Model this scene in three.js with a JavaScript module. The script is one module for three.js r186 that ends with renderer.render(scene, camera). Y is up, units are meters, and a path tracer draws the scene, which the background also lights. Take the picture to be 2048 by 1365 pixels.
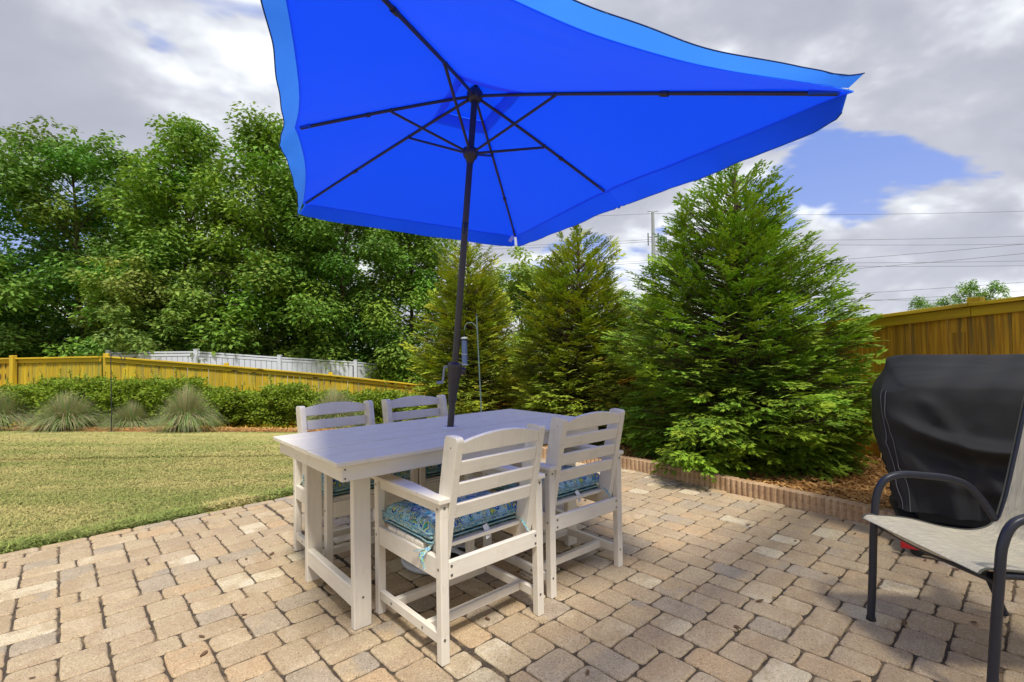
import * as THREE from 'three';
import { mergeGeometries, mergeVertices } from 'three/addons/utils/BufferGeometryUtils.js';
import { ImprovedNoise } from 'three/addons/math/ImprovedNoise.js';

// ------------------------------------------------------------------ camera, sky, sun, exposure
const scene = new THREE.Scene();
const R = THREE.MathUtils.degToRad;
const camera = new THREE.PerspectiveCamera(69.19, 2048 / 1365, 0.05, 1200);
camera.position.set(0, 1.2256, 0);
camera.rotation.order = 'XYZ';
camera.rotation.set(R(1.0883), 0, R(-0.8928));
const renderer = new THREE.WebGLRenderer({ antialias: true });
renderer.toneMapping = THREE.LinearToneMapping;
renderer.toneMappingExposure = 1.44;
renderer.shadowMap.enabled = true;

const SUN = new THREE.Vector3(0.16, 1, 0.43).normalize();
const sun = new THREE.DirectionalLight(new THREE.Color().setRGB(1, 0.95, 0.88), 3.1);
sun.position.copy(SUN).multiplyScalar(60); sun.target.position.set(0, 0, -6);
sun.castShadow = true; sun.shadow.radius = 16; sun.shadow.mapSize.set(4096, 4096);
Object.assign(sun.shadow.camera, { left: -30, right: 30, top: 30, bottom: -30, near: 1, far: 140 });
scene.add(sun, sun.target);

// seeded helpers
function rng(seed) { let a = seed >>> 0; return () => { a = (a + 0x6D2B79F5) | 0; let t = Math.imul(a ^ (a >>> 15), 1 | a); t = (t + Math.imul(t ^ (t >>> 7), 61 | t)) ^ t; return ((t ^ (t >>> 14)) >>> 0) / 4294967296; }; }
const lerp = (a, b, t) => a + (b - a) * t, clamp = (x, a = 0, b = 1) => Math.min(b, Math.max(a, x));
const smooth = (a, b, x) => { const t = clamp((x - a) / (b - a)); return t * t * (3 - 2 * t); };
const LAT = (() => { const r = rng(77), t = new Float32Array(65536); for (let i = 0; i < 65536; i++) t[i] = r(); return t; })();
function vn(x, y, per = 256) {      // periodic value noise
  const xi = Math.floor(x), yi = Math.floor(y), fx = x - xi, fy = y - yi, u = fx * fx * (3 - 2 * fx), v = fy * fy * (3 - 2 * fy);
  const x0 = ((xi % per) + per) % per, x1 = (x0 + 1) % per, y0 = ((yi % per) + per) % per, y1 = (y0 + 1) % per;
  const a = LAT[y0 * 256 + x0], b = LAT[y0 * 256 + x1], c = LAT[y1 * 256 + x0], d = LAT[y1 * 256 + x1];
  return a + (b - a) * u + (c - a) * v + (a - b - c + d) * u * v;
}
function fbm(x, y, oct = 5, per = 256, gain = 0.5) { let s = 0, a = 1, n = 0; for (let i = 0; i < oct; i++) { s += a * vn(x + i * 17.3 * (per >= 256), y + i * 9.1 * (per >= 256), per); n += a; a *= gain; x *= 2; y *= 2; if (per < 256) per = Math.min(256, per * 2); } return s / n; }
const IN = new ImprovedNoise();

// the sky: broken cumulus with grey undersides and gaps of blue
{
  const W = 4096, H = 2048, data = new Float32Array(W * H * 4);
  const dens = (px, pz) => { const wx = vn(px * 1.3 + 40, pz * 1.3) - 0.5, wz = vn(px * 1.3, pz * 1.3 + 70) - 0.5; const qx = px * 1.5 + wx * 0.9 + SKYX, qz = pz * 1.5 + wz * 0.9 + SKYZ; let bl = 0, a = 1, n = 0, f = 3.1; for (let i = 0; i < 5; i++) { bl += a * (1 - Math.abs(2 * vn(qx * f + i * 31, qz * f + i * 13) - 1)); n += a; a *= 0.56; f *= 2.03; } return fbm(qx, qz, 6, 256, 0.5) + 0.14 * (bl / n - 0.5); };
  const SKYK = 0.73, SKYX = 201.3, SKYZ = 33.3;
  for (let j = 0; j < H; j++) {
    const th = ((j + 0.5) / H - 0.5) * Math.PI, y = Math.sin(th), c = Math.cos(th);
    for (let i = 0; i < W; i++) {
      const ph = ((i + 0.5) / W - 0.5) * 2 * Math.PI, x = Math.cos(ph) * c, z = Math.sin(ph) * c, o = (j * W + i) * 4;
      let r, g, b;
      if (y <= -0.02) { r = 0.16; g = 0.17; b = 0.13; } else {
        const yy = Math.max(y, 0), k = 1.25 / (yy + 0.42), px = x * k, pz = z * k, h = Math.pow(1 - yy, 3);
        r = lerp(0.15, 0.46, h); g = lerp(0.27, 0.58, h); b = lerp(0.74, 0.92, h);
        const d = dens(px, pz), d2 = dens(px + SUN.x * 0.5, pz + SUN.z * 0.5), d3 = dens(px * 0.35 + 9, pz * 0.35);
        const d4 = dens(px + SUN.x * 0.16, pz + SUN.z * 0.16), cov = smooth(0.405, 0.465, d), raw = 1.06 + 2.4 * (d - d4) - 2.6 * (d2 - 0.44) - 1.6 * Math.max(0, d3 - 0.46) + 1.5 * (fbm(px * 3.4 + 5, pz * 3.4, 6, 256, 0.58) - 0.5), lit = 0.54 + 0.74 / (1 + Math.exp(-6 * (raw - 0.86)));
        const w = lit * lerp(1.05, 0.94, smooth(0.44, 0.66, d));
        const fine = 1 + 0.22 * (fbm(px * 7 + d * 6, pz * 7, 4) - 0.5), wf = w * fine, cr = 0.94 * wf, cg = 0.975 * wf, cb = wf + 0.10 * (1.25 - w);
        r = lerp(r, cr, cov); g = lerp(g, cg, cov); b = lerp(b, cb, cov);
        const hz = Math.pow(1 - yy, 10) * 0.4; r = lerp(r, 0.80, hz); g = lerp(g, 0.83, hz); b = lerp(b, 0.90, hz);
      }
      data[o] = r * SKYK; data[o + 1] = g * SKYK; data[o + 2] = b * SKYK; data[o + 3] = 1;
    }
  }
  const tex = new THREE.DataTexture(data, W, H, THREE.RGBAFormat, THREE.FloatType);
  tex.mapping = THREE.EquirectangularReflectionMapping; tex.magFilter = tex.minFilter = THREE.LinearFilter; tex.needsUpdate = true;
  scene.background = tex; scene.environment = tex;
}

// ------------------------------------------------------------------ object helpers
const taken = new Map();
function numbered(n) { const k = taken.get(n) ?? 0; taken.set(n, k + 1); return k ? `${n}_${String(k).padStart(3, '0')}` : n; }
function shade(o) { o.traverse((m) => { if (m.isMesh) { m.castShadow = true; m.receiveShadow = true; } }); return o; }
function tag(o, label, category, group, kind) { o.userData = { label }; if (category) o.userData.category = category; if (group) o.userData.group = group; if (kind) o.userData.kind = kind; return o; }
function thing(name, label, category, [x, y, z] = [0, 0, 0], turn = 0, group) { const o = new THREE.Group(); o.name = numbered(name); o.position.set(x, y, z); o.rotation.y = turn; tag(o, label, category, group); scene.add(o); return o; }
function part(name, geo, mat, parent, label) { const m = new THREE.Mesh(geo, mat); m.name = name; m.castShadow = m.receiveShadow = true; if (label) m.userData.label = label; parent.add(m); return m; }
function structure(name, geo, mat, label) { const m = part(numbered(name), geo, mat, scene); m.userData = { label, kind: 'structure' }; return m; }
function dup(root, pos, turn, label) { const c = root.clone(); c.name = numbered(root.name.replace(/_\d+$/, '')); c.position.set(...pos); c.rotation.y = turn; c.userData = { ...root.userData, label }; scene.add(c); return c; }

// geometry helpers
function chamferBox(w, h, d, c = 0.003, uo = 0, vo = 0) {
  c = Math.min(c, w / 2.5, h / 2.5, d / 2.5);
  const X = w / 2, Y = h / 2, Z = d / 2, P = [], N = [], U = [], long = w >= h && w >= d ? 0 : h >= d ? 1 : 2;
  const quad = (...q) => { const a = new THREE.Vector3(...q[0]), b = new THREE.Vector3(...q[1]), e = new THREE.Vector3(...q[2]); let n = b.clone().sub(a).cross(e.clone().sub(a)).normalize(); const mid = a.clone().add(b).add(e); if (n.dot(mid) < 0) { q.reverse(); n.negate(); }
    const ax = Math.abs(n.x) >= Math.abs(n.y) && Math.abs(n.x) >= Math.abs(n.z) ? 0 : Math.abs(n.y) >= Math.abs(n.z) ? 1 : 2; let o = [0, 1, 2].filter((k) => k !== ax); if (o[0] === long) o = [o[1], o[0]];
    const put = (k) => { P.push(...q[k]); N.push(n.x, n.y, n.z); U.push(q[k][o[0]] + uo, q[k][o[1]] + vo); };
    put(0); put(1); put(2); if (q.length === 4) { put(0); put(2); put(3); } };
  for (const s of [-1, 1]) {
    quad([s * X, -Y + c, -Z + c], [s * X, Y - c, -Z + c], [s * X, Y - c, Z - c], [s * X, -Y + c, Z - c]);
    quad([-X + c, s * Y, -Z + c], [X - c, s * Y, -Z + c], [X - c, s * Y, Z - c], [-X + c, s * Y, Z - c]);
    quad([-X + c, -Y + c, s * Z], [X - c, -Y + c, s * Z], [X - c, Y - c, s * Z], [-X + c, Y - c, s * Z]);
    for (const t of [-1, 1]) {
      quad([s * X, t * (Y - c), -Z + c], [s * X, t * (Y - c), Z - c], [s * (X - c), t * Y, Z - c], [s * (X - c), t * Y, -Z + c]);
      quad([s * X, -Y + c, t * (Z - c)], [s * X, Y - c, t * (Z - c)], [s * (X - c), Y - c, t * Z], [s * (X - c), -Y + c, t * Z]);
      quad([-X + c, s * Y, t * (Z - c)], [X - c, s * Y, t * (Z - c)], [X - c, s * (Y - c), t * Z], [-X + c, s * (Y - c), t * Z]);
      for (const v of [-1, 1]) quad([s * X, t * (Y - c), v * (Z - c)], [s * (X - c), t * Y, v * (Z - c)], [s * (X - c), t * (Y - c), v * Z]);
    }
  }
  const g = new THREE.BufferGeometry(); g.setAttribute('position', new THREE.Float32BufferAttribute(P, 3)); g.setAttribute('normal', new THREE.Float32BufferAttribute(N, 3)); g.setAttribute('uv', new THREE.Float32BufferAttribute(U, 2)); return g;
}
const moved = (g, x, y, z, rx = 0, ry = 0, rz = 0) => g.applyMatrix4(new THREE.Matrix4().compose(new THREE.Vector3(x, y, z), new THREE.Quaternion().setFromEuler(new THREE.Euler(rx, ry, rz)), new THREE.Vector3(1, 1, 1)));
const V = (x, y, z) => new THREE.Vector3(x, y, z);
function bar(a, b, r, seg = 10, r2 = r) { const d = b.clone().sub(a), g = new THREE.CylinderGeometry(r2, r, d.length(), seg); g.applyMatrix4(new THREE.Matrix4().compose(a.clone().add(b).multiplyScalar(0.5), new THREE.Quaternion().setFromUnitVectors(V(0, 1, 0), d.normalize()), V(1, 1, 1))); return g; }
function tube(pts, r, seg = 40, rad = 8, closed = false) { return new THREE.TubeGeometry(new THREE.CatmullRomCurve3(pts, closed, 'centripetal'), seg, r, rad, closed); }
function taperTube(pts, r0, r1, rad = 7) {
  const P = [], I = [], n = pts.length; let side = V(1, 0, 0.3).normalize();
  for (let i = 0; i < n; i++) { const t = pts[Math.min(i + 1, n - 1)].clone().sub(pts[Math.max(i - 1, 0)]).normalize(); const b = t.clone().cross(side).normalize(), a = b.clone().cross(t); side = a; const r = lerp(r0, r1, i / (n - 1));
    for (let k = 0; k <= rad; k++) { const q = (k / rad) * Math.PI * 2; P.push(pts[i].x + r * (a.x * Math.cos(q) + b.x * Math.sin(q)), pts[i].y + r * (a.y * Math.cos(q) + b.y * Math.sin(q)), pts[i].z + r * (a.z * Math.cos(q) + b.z * Math.sin(q))); } }
  for (let i = 0; i < n - 1; i++) for (let k = 0; k < rad; k++) { const a = i * (rad + 1) + k, b = a + rad + 1; I.push(a, b, a + 1, a + 1, b, b + 1); }
  const g = new THREE.BufferGeometry(); g.setAttribute('position', new THREE.Float32BufferAttribute(P, 3)); g.setIndex(I); g.computeVertexNormals(); const uv = []; for (let i = 0; i < P.length / 3; i++) uv.push(P[3 * i] + P[3 * i + 2], P[3 * i + 1]); g.setAttribute('uv', new THREE.Float32BufferAttribute(uv, 2)); return g;
}
function sheet(nu, nv, f, uvf) {      // parametric surface f(s, t) -> [x, y, z]
  const P = [], U = [], I = [];
  for (let j = 0; j <= nv; j++) for (let i = 0; i <= nu; i++) { const p = f(i / nu, j / nv); P.push(p[0], p[1], p[2]); const q = uvf ? uvf(i / nu, j / nv, p) : [p[0], p[2]]; U.push(q[0], q[1]); }
  for (let j = 0; j < nv; j++) for (let i = 0; i < nu; i++) { const a = j * (nu + 1) + i, b = a + 1, c = a + nu + 1, d = c + 1; I.push(a, c, b, b, c, d); }
  const g = new THREE.BufferGeometry(); g.setAttribute('position', new THREE.Float32BufferAttribute(P, 3)); g.setAttribute('uv', new THREE.Float32BufferAttribute(U, 2)); g.setIndex(I); g.computeVertexNormals(); return g;
}
// textures
function tex(size, f, srgb = true) {
  const d = new Uint8Array(size * size * 4);
  for (let y = 0; y < size; y++) for (let x = 0; x < size; x++) { const c = f(x / size, y / size), o = (y * size + x) * 4; if (typeof c === 'number') { d[o] = d[o + 1] = d[o + 2] = clamp(c) * 255; } else { d[o] = clamp(c[0] / 255) * 255; d[o + 1] = clamp(c[1] / 255) * 255; d[o + 2] = clamp(c[2] / 255) * 255; } d[o + 3] = 255; }
  const t = new THREE.DataTexture(d, size, size); t.wrapS = t.wrapT = THREE.RepeatWrapping; t.magFilter = THREE.LinearFilter; t.minFilter = THREE.LinearMipmapLinearFilter; t.generateMipmaps = true; if (srgb) t.colorSpace = THREE.SRGBColorSpace; t.needsUpdate = true; return t;
}
const rep = (t, a, b = a) => { const c = t.clone(); c.repeat.set(a, b); c.needsUpdate = true; return c; };
const mixc = (a, b, t) => [lerp(a[0], b[0], t), lerp(a[1], b[1], t), lerp(a[2], b[2], t)];
const std = (o) => new THREE.MeshStandardMaterial({ roughness: 0.8, ...o });
const lin = (r, g, b) => new THREE.Color().setRGB(r, g, b);

// ------------------------------------------------------------------ materials
const M = {};
{
  const grain = tex(512, (x, y) => { const s = fbm(x * 64, y * 4, 3, 64); return 0.5 + 0.5 * (s - 0.5) + 0.2 * (fbm(x * 128, y * 128, 2, 128) - 0.5); }, false);
  const wmap = tex(512, (x, y) => { const s = fbm(x * 64, y * 3, 4, 64), m = fbm(x * 6, y * 6, 4, 6); const k = 0.95 + 0.05 * (s - 0.5) + 0.04 * (m - 0.5); const dirt = smooth(0.66, 0.82, fbm(x * 9, y * 5 + 3, 5, 9)) * 0.03; return [236 * k - 255 * dirt * 0.75, 227 * k - 255 * dirt * 0.85, 208 * k - 255 * dirt]; });
  M.white = std({ map: rep(wmap, 2.2), bumpMap: rep(grain, 5), bumpScale: 0.0004, roughness: 0.5 });
  M.bolt = std({ color: 0x8a8a88, metalness: 0.9, roughness: 0.38 });
  M.hole = std({ color: 0x3a3835, roughness: 0.7 });
  // pavers: mottled concrete in several blends
  const grit = tex(512, (x, y) => clamp(0.55 + 0.9 * (fbm(x * 90, y * 90, 3, 90) - 0.5) + 0.5 * (fbm(x * 12, y * 12, 4, 12) - 0.5) - 0.6 * smooth(0.70, 0.78, vn(x * 120, y * 120, 120))), false);
  const paver = (a, b, c, s) => tex(512, (x, y) => { const m = fbm(x * 5 + s, y * 5, 5, 5), n = fbm(x * 3, y * 3 + s, 4, 3), f = fbm(x * 110, y * 110, 2, 110); let k = mixc(a, b, smooth(0.36, 0.64, m)); k = mixc(k, c, smooth(0.52, 0.72, n)); const sp = smooth(0.76, 0.84, vn(x * 150 + s, y * 150, 150)), dk = smooth(0.8, 0.86, vn(x * 170, y * 170 + s, 170)); const e = 1 + 0.18 * (f - 0.5); return k.map((q) => q * e + 20 * sp - 44 * dk); });
  const blends = [[[172, 152, 121], [166, 144, 113], [179, 160, 131]], [[177, 158, 126], [170, 148, 118], [164, 144, 116]], [[181, 154, 118], [174, 152, 119], [184, 160, 125]], [[168, 152, 128], [159, 144, 121], [174, 154, 123]], [[197, 182, 151], [179, 160, 128], [205, 193, 167]], [[185, 165, 133], [174, 152, 119], [194, 178, 146]], [[170, 148, 115], [180, 158, 123], [156, 143, 124]]];
  M.paver = blends.map((b, i) => std({ map: rep(paver(...b, i * 3), 1.7), bumpMap: rep(grit, 2.2), bumpScale: 0.0013, roughness: 0.93 }));
  M.joint = std({ map: rep(tex(256, (x, y) => { const f = fbm(x * 60, y * 60, 3, 60), m = fbm(x * 5, y * 5, 4, 5); const k = 0.6 + 0.8 * f; return mixc([70, 60, 48], [108, 92, 70], smooth(0.45, 0.7, m)).map((q) => q * k); }), 3), roughness: 1 });
  // lawn soil and thatch
  M.lawn = std({ map: rep(tex(1024, (x, y) => { const m = fbm(x * 8, y * 8, 6, 8), f = fbm(x * 200, y * 120, 2, 200), d = smooth(0.55, 0.75, fbm(x * 5 + 2, y * 5, 5, 5)); let c = mixc([140, 142, 70], [168, 156, 90], smooth(0.35, 0.65, m)); c = mixc(c, [176, 158, 106], d * 0.6); return c.map((q) => q * (0.74 + 0.5 * f)); }), 0.28), roughness: 1 });
  M.mulch = std({ map: rep(tex(512, (x, y) => { const f = fbm(x * 70, y * 70, 3, 70), m = fbm(x * 6, y * 6, 4, 6); return mixc([150, 98, 44], [196, 146, 82], smooth(0.35, 0.65, f)).map((q) => q * (0.6 + 0.5 * m)); }), 1.3), roughness: 1 });
  // stained pine
  const wood = (a, b, c, s, knot) => { const kr = rng(s * 91 + 5), K = []; for (let i = 0; i < knot; i++) K.push([kr(), kr(), 0.012 + 0.014 * kr()]); return tex(512, (x, y) => { let wx = 0.05 * (fbm(x * 4, y * 2 + s, 3, 4) - 0.5), kd = 0; for (const [kx, ky, kq] of K) { let dx = Math.abs(x - kx), dy = Math.abs(y - ky); dx = Math.min(dx, 1 - dx); dy = Math.min(dy, 1 - dy); const q = Math.hypot(dx, dy * 0.6); wx += 0.02 * Math.exp(-q * q / 0.002) * Math.sign(x - kx); kd = Math.max(kd, 1 - smooth(kq * 0.5, kq * 1.6, q)); } const g = fbm((x + wx) * 70, y * 3, 4, 70), st = fbm((x + wx) * 24 + 3, y * 2, 4, 24), w = fbm(x * 7 + s, y * 3, 5, 7); let k = mixc(a, b, smooth(0.32, 0.68, g)); k = mixc(k, c, smooth(0.50, 0.74, st * 0.6 + w * 0.4)); k = mixc(k, [62, 40, 14], kd * 0.8); return k; }); };
  const wg = tex(512, (x, y) => fbm(x * 60, y * 3, 4, 60), false);
  const wm = (a, b, c, s, k) => std({ map: rep(wood(a, b, c, s, k), 1.1, 0.55), bumpMap: rep(wg, 1.1, 0.55), bumpScale: 0.003, roughness: 0.85 });
  M.fence = [wm([198, 169, 30], [179, 147, 23], [153, 141, 59], 1, 5), wm([190, 163, 30], [167, 134, 23], [144, 134, 65], 2, 7), wm([205, 179, 42], [184, 154, 27], [148, 135, 55], 4, 3)];
  M.fenceOld = [wm([207, 157, 38], [171, 123, 27], [132, 107, 53], 6, 6), wm([196, 148, 40], [157, 114, 28], [119, 98, 53], 7, 9), wm([214, 164, 40], [176, 128, 28], [128, 105, 51], 8, 4)];
  M.rail = wm([208, 178, 34], [192, 159, 27], [175, 148, 46], 9, 3);
  M.vinyl = std({ color: lin(0.60, 0.62, 0.68), roughness: 0.4 });
  M.bark = std({ map: rep(tex(256, (x, y) => { const s = fbm(x * 30, y * 6, 4, 30); return [96 * (0.5 + s), 80 * (0.5 + s), 64 * (0.5 + s)]; }), 1), roughness: 1 });
  const leaf = (o) => new THREE.MeshPhysicalMaterial({ vertexColors: true, side: THREE.DoubleSide, roughness: 0.62, transmission: 0.34, thickness: 0, specularIntensity: 0.35, ...o });
  M.leaf = leaf({ transmission: 0.48 }); M.needle = leaf({ transmission: 0.34, roughness: 0.7 }); M.blade = leaf({ transmission: 0.25, roughness: 0.75 });
  M.pole = std({ color: lin(0.055, 0.046, 0.042), roughness: 0.42, metalness: 0.25 });
  const weave = tex(256, (x, y) => 0.5 + 0.25 * Math.sin(x * 256 * Math.PI * 0.5) * Math.sin(y * 256 * Math.PI * 0.5) + 0.4 * (fbm(x * 10, y * 10, 4, 10) - 0.5), false);
  M.canvas = new THREE.MeshPhysicalMaterial({ color: lin(0.045, 0.255, 0.97), side: THREE.DoubleSide, roughness: 0.9, transmission: 0.66, thickness: 0, bumpMap: rep(weave, 3), bumpScale: 0.0004, specularIntensity: 0.2 });
  M.piping = std({ color: lin(0.01, 0.04, 0.22), roughness: 0.9 });
  M.castWhite = std({ color: lin(0.66, 0.68, 0.70), roughness: 0.45 });
  M.frame = std({ color: lin(0.022, 0.024, 0.036), roughness: 0.38, metalness: 0.1 });
  M.sling = std({ map: rep(tex(256, (x, y) => { const w = 0.5 + 0.5 * Math.sin(x * 64 * Math.PI * 2) * Math.sin(y * 64 * Math.PI * 2), n = fbm(x * 64, y * 8, 3, 64); const k = 0.78 + 0.22 * w + 0.25 * (n - 0.5); return [224 * k, 214 * k, 186 * k]; }), 4), bumpMap: rep(weave, 6), bumpScale: 0.0006, roughness: 0.85, side: THREE.DoubleSide });
  M.slingEdge = std({ color: lin(0.10, 0.10, 0.08), roughness: 0.8 });
  M.cover = std({ color: lin(0.015, 0.015, 0.017), roughness: 0.78, bumpMap: rep(weave, 8), bumpScale: 0.0004, side: THREE.DoubleSide });
  M.stitch = std({ color: lin(0.22, 0.22, 0.24), roughness: 0.9 });
  M.red = std({ color: lin(0.45, 0.01, 0.02), roughness: 0.35 });
  M.black = std({ color: lin(0.02, 0.02, 0.02), roughness: 0.6 });
  M.edging = [0, 1, 2].map((s) => std({ map: rep(tex(256, (x, y) => { const m = fbm(x * 4, y * 4 + s, 5, 4), f = fbm(x * 90, y * 90, 2, 90); return mixc([174, 142, 106], [196, 166, 128], smooth(0.3, 0.7, m)).map((q) => q * (0.84 + 0.32 * f)); }), 2), bumpMap: rep(grit, 3), bumpScale: 0.002, roughness: 0.95 }));
  M.steel = std({ color: lin(0.28, 0.30, 0.32), roughness: 0.55, metalness: 0.2 });
  M.wire = std({ color: lin(0.12, 0.12, 0.13), roughness: 0.7 });
  M.iron = std({ color: lin(0.02, 0.022, 0.022), roughness: 0.6 });
  M.hookGreen = std({ color: lin(0.10, 0.15, 0.15), roughness: 0.55 });
  M.feeder = new THREE.MeshPhysicalMaterial({ color: lin(0.06, 0.09, 0.2), roughness: 0.25 });
  M.siding = std({ color: lin(0.66, 0.63, 0.58), roughness: 0.85 }); M.roof = std({ color: lin(0.07, 0.065, 0.06), roughness: 0.95 });
  // printed cushion fabric
  const cv = document.createElement('canvas'); cv.width = cv.height = 1024; const x = cv.getContext('2d'), q = rng(4242);
  x.fillStyle = '#9cc4c6'; x.fillRect(0, 0, 1024, 1024);
  const pal = ['#1c8f93', '#2c59b0', '#6fb4d0', '#a9bf35', '#16807a', '#3d86c8', '#7fc4cc', '#cfc04a', '#23327f', '#2aa39a', '#e4e6d2'];
  const wrap = (fn) => { for (const dx of [-1024, 0, 1024]) for (const dy of [-1024, 0, 1024]) { x.save(); x.translate(dx, dy); fn(); x.restore(); } };
  const drop = (r) => { x.beginPath(); x.moveTo(0, -r * 1.5); x.bezierCurveTo(r * 0.3, -r, r * 1.1, -r * 0.4, r * 0.8, r * 0.4); x.bezierCurveTo(r * 0.5, r * 1.1, -r * 0.7, r * 1.05, -r * 0.85, r * 0.2); x.bezierCurveTo(-r * 0.9, -r * 0.5, -r * 0.1, -r * 0.7, 0, -r * 1.5); };
  for (let i = 0; i < 230; i++) { const px = q() * 1024, py = q() * 1024, r = 20 + q() * 46, a = q() * 6.28, cs = [0, 1, 2, 3].map(() => pal[Math.floor(q() * pal.length)]), nd = 5 + Math.floor(q() * 7);
    wrap(() => { x.translate(px, py); x.rotate(a); [1, 0.76, 0.5, 0.26].forEach((s, k) => { x.save(); x.scale(s, s); drop(r); x.fillStyle = cs[k]; x.fill(); x.lineWidth = 3; x.strokeStyle = k % 2 ? '#f1efe2' : '#1b3a70'; x.stroke(); x.restore(); }); for (let k = 0; k < nd; k++) { const t = k / nd * 6.28; x.beginPath(); x.arc(Math.cos(t) * r * 1.22, Math.sin(t) * r * 1.22, 4, 0, 6.3); x.fillStyle = k % 2 ? '#26388c' : '#e9dfa0'; x.fill(); } }); }
  for (let i = 0; i < 160; i++) { const px = q() * 1024, py = q() * 1024, a = q() * 6.28, l = 20 + q() * 50, c = pal[Math.floor(q() * pal.length)]; wrap(() => { x.translate(px, py); x.rotate(a); x.beginPath(); x.moveTo(0, 0); x.bezierCurveTo(l * 0.3, -l * 0.5, l * 0.8, -l * 0.3, l, l * 0.2); x.lineWidth = 3 + l * 0.06; x.strokeStyle = c; x.stroke(); }); }
  const ct = new THREE.CanvasTexture(cv); ct.colorSpace = THREE.SRGBColorSpace; ct.wrapS = ct.wrapT = THREE.RepeatWrapping; ct.repeat.set(2.6, 2.6);
  M.cushion = std({ map: ct, roughness: 0.9, bumpMap: rep(weave, 10), bumpScale: 0.0005 });
}

// ------------------------------------------------------------------ the setting
const groundY = (x, z) => { const w = Math.min(15, -z + 0.2 * x); return w > 5 ? -0.0309 * Math.pow(w - 5, 1.71) : 0; };
const PA = R(42.5), UX = Math.cos(PA), UZ = -Math.sin(PA), VX = Math.sin(PA), VZ = Math.cos(PA);   // paver axes
const toW = (u, v) => [u * UX + v * VX, u * UZ + v * VZ];
const LAWN_V = -4.49;
const edge = new THREE.CatmullRomCurve3([[-0.75, -6.12], [-0.2, -5.93], [0.36, -5.64], [1.12, -5.14], [1.6, -4.56], [2.017, -4.007], [2.45, -3.414], [2.75, -3.0], [3.3, -2.45], [4.6, -1.4]].map(([x, z]) => V(x, 0, z)), false, 'centripetal');
const edgePts = edge.getSpacedPoints(200);
const outsideEdge = (x, z) => { let best = 1e9, s = 0; for (let i = 0; i < 200; i += 1) { const a = edgePts[i], b = edgePts[i + 1], mx = (a.x + b.x) / 2, mz = (a.z + b.z) / 2, d = (x - mx) ** 2 + (z - mz) ** 2; if (d < best) { best = d; s = (b.x - a.x) * (z - mz) - (b.z - a.z) * (x - mx); } } return s < 0 ? Math.sqrt(best) : -Math.sqrt(best); };  // > 0 in the planting bed

{ // ground to the horizon
  const xs = [], zs = [];
  for (let k = 0; k <= 90; k++) { const t = k / 90 * 2 - 1; xs.push(Math.sign(t) * (Math.abs(t) * 22 + Math.pow(Math.abs(t), 6) * 700)); zs.push(-8 + Math.sign(t) * (Math.abs(t) * 22 + Math.pow(Math.abs(t), 6) * 700)); }
  structure('lawn', sheet(90, 90, (s, t) => { const x = xs[Math.round(s * 90)], z = zs[Math.round(t * 90)]; return [x, groundY(x, z) - 0.018, z]; }), M.lawn, 'mown lawn turning from green to dry tan, sloping away to the fence');
  // paver bedding
  const sh = new THREE.Shape(); const c0 = toW(-8, LAWN_V + 0.012), c1 = toW(3.52, LAWN_V + 0.012); sh.moveTo(c0[0], -c0[1]); sh.lineTo(c1[0], -c1[1]); for (const p of edgePts) if (p.x > c1[0] + 0.03) sh.lineTo(p.x, -p.z); const c2 = toW(4.5, 2), c3 = toW(-8, 2); sh.lineTo(c2[0], -c2[1]); sh.lineTo(c3[0], -c3[1]);
  const g = new THREE.ShapeGeometry(sh); g.rotateX(-Math.PI / 2); g.translate(0, -0.0075, 0); structure('joint_sand', g, M.joint, 'dark joint sand between the patio pavers');
}
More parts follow.
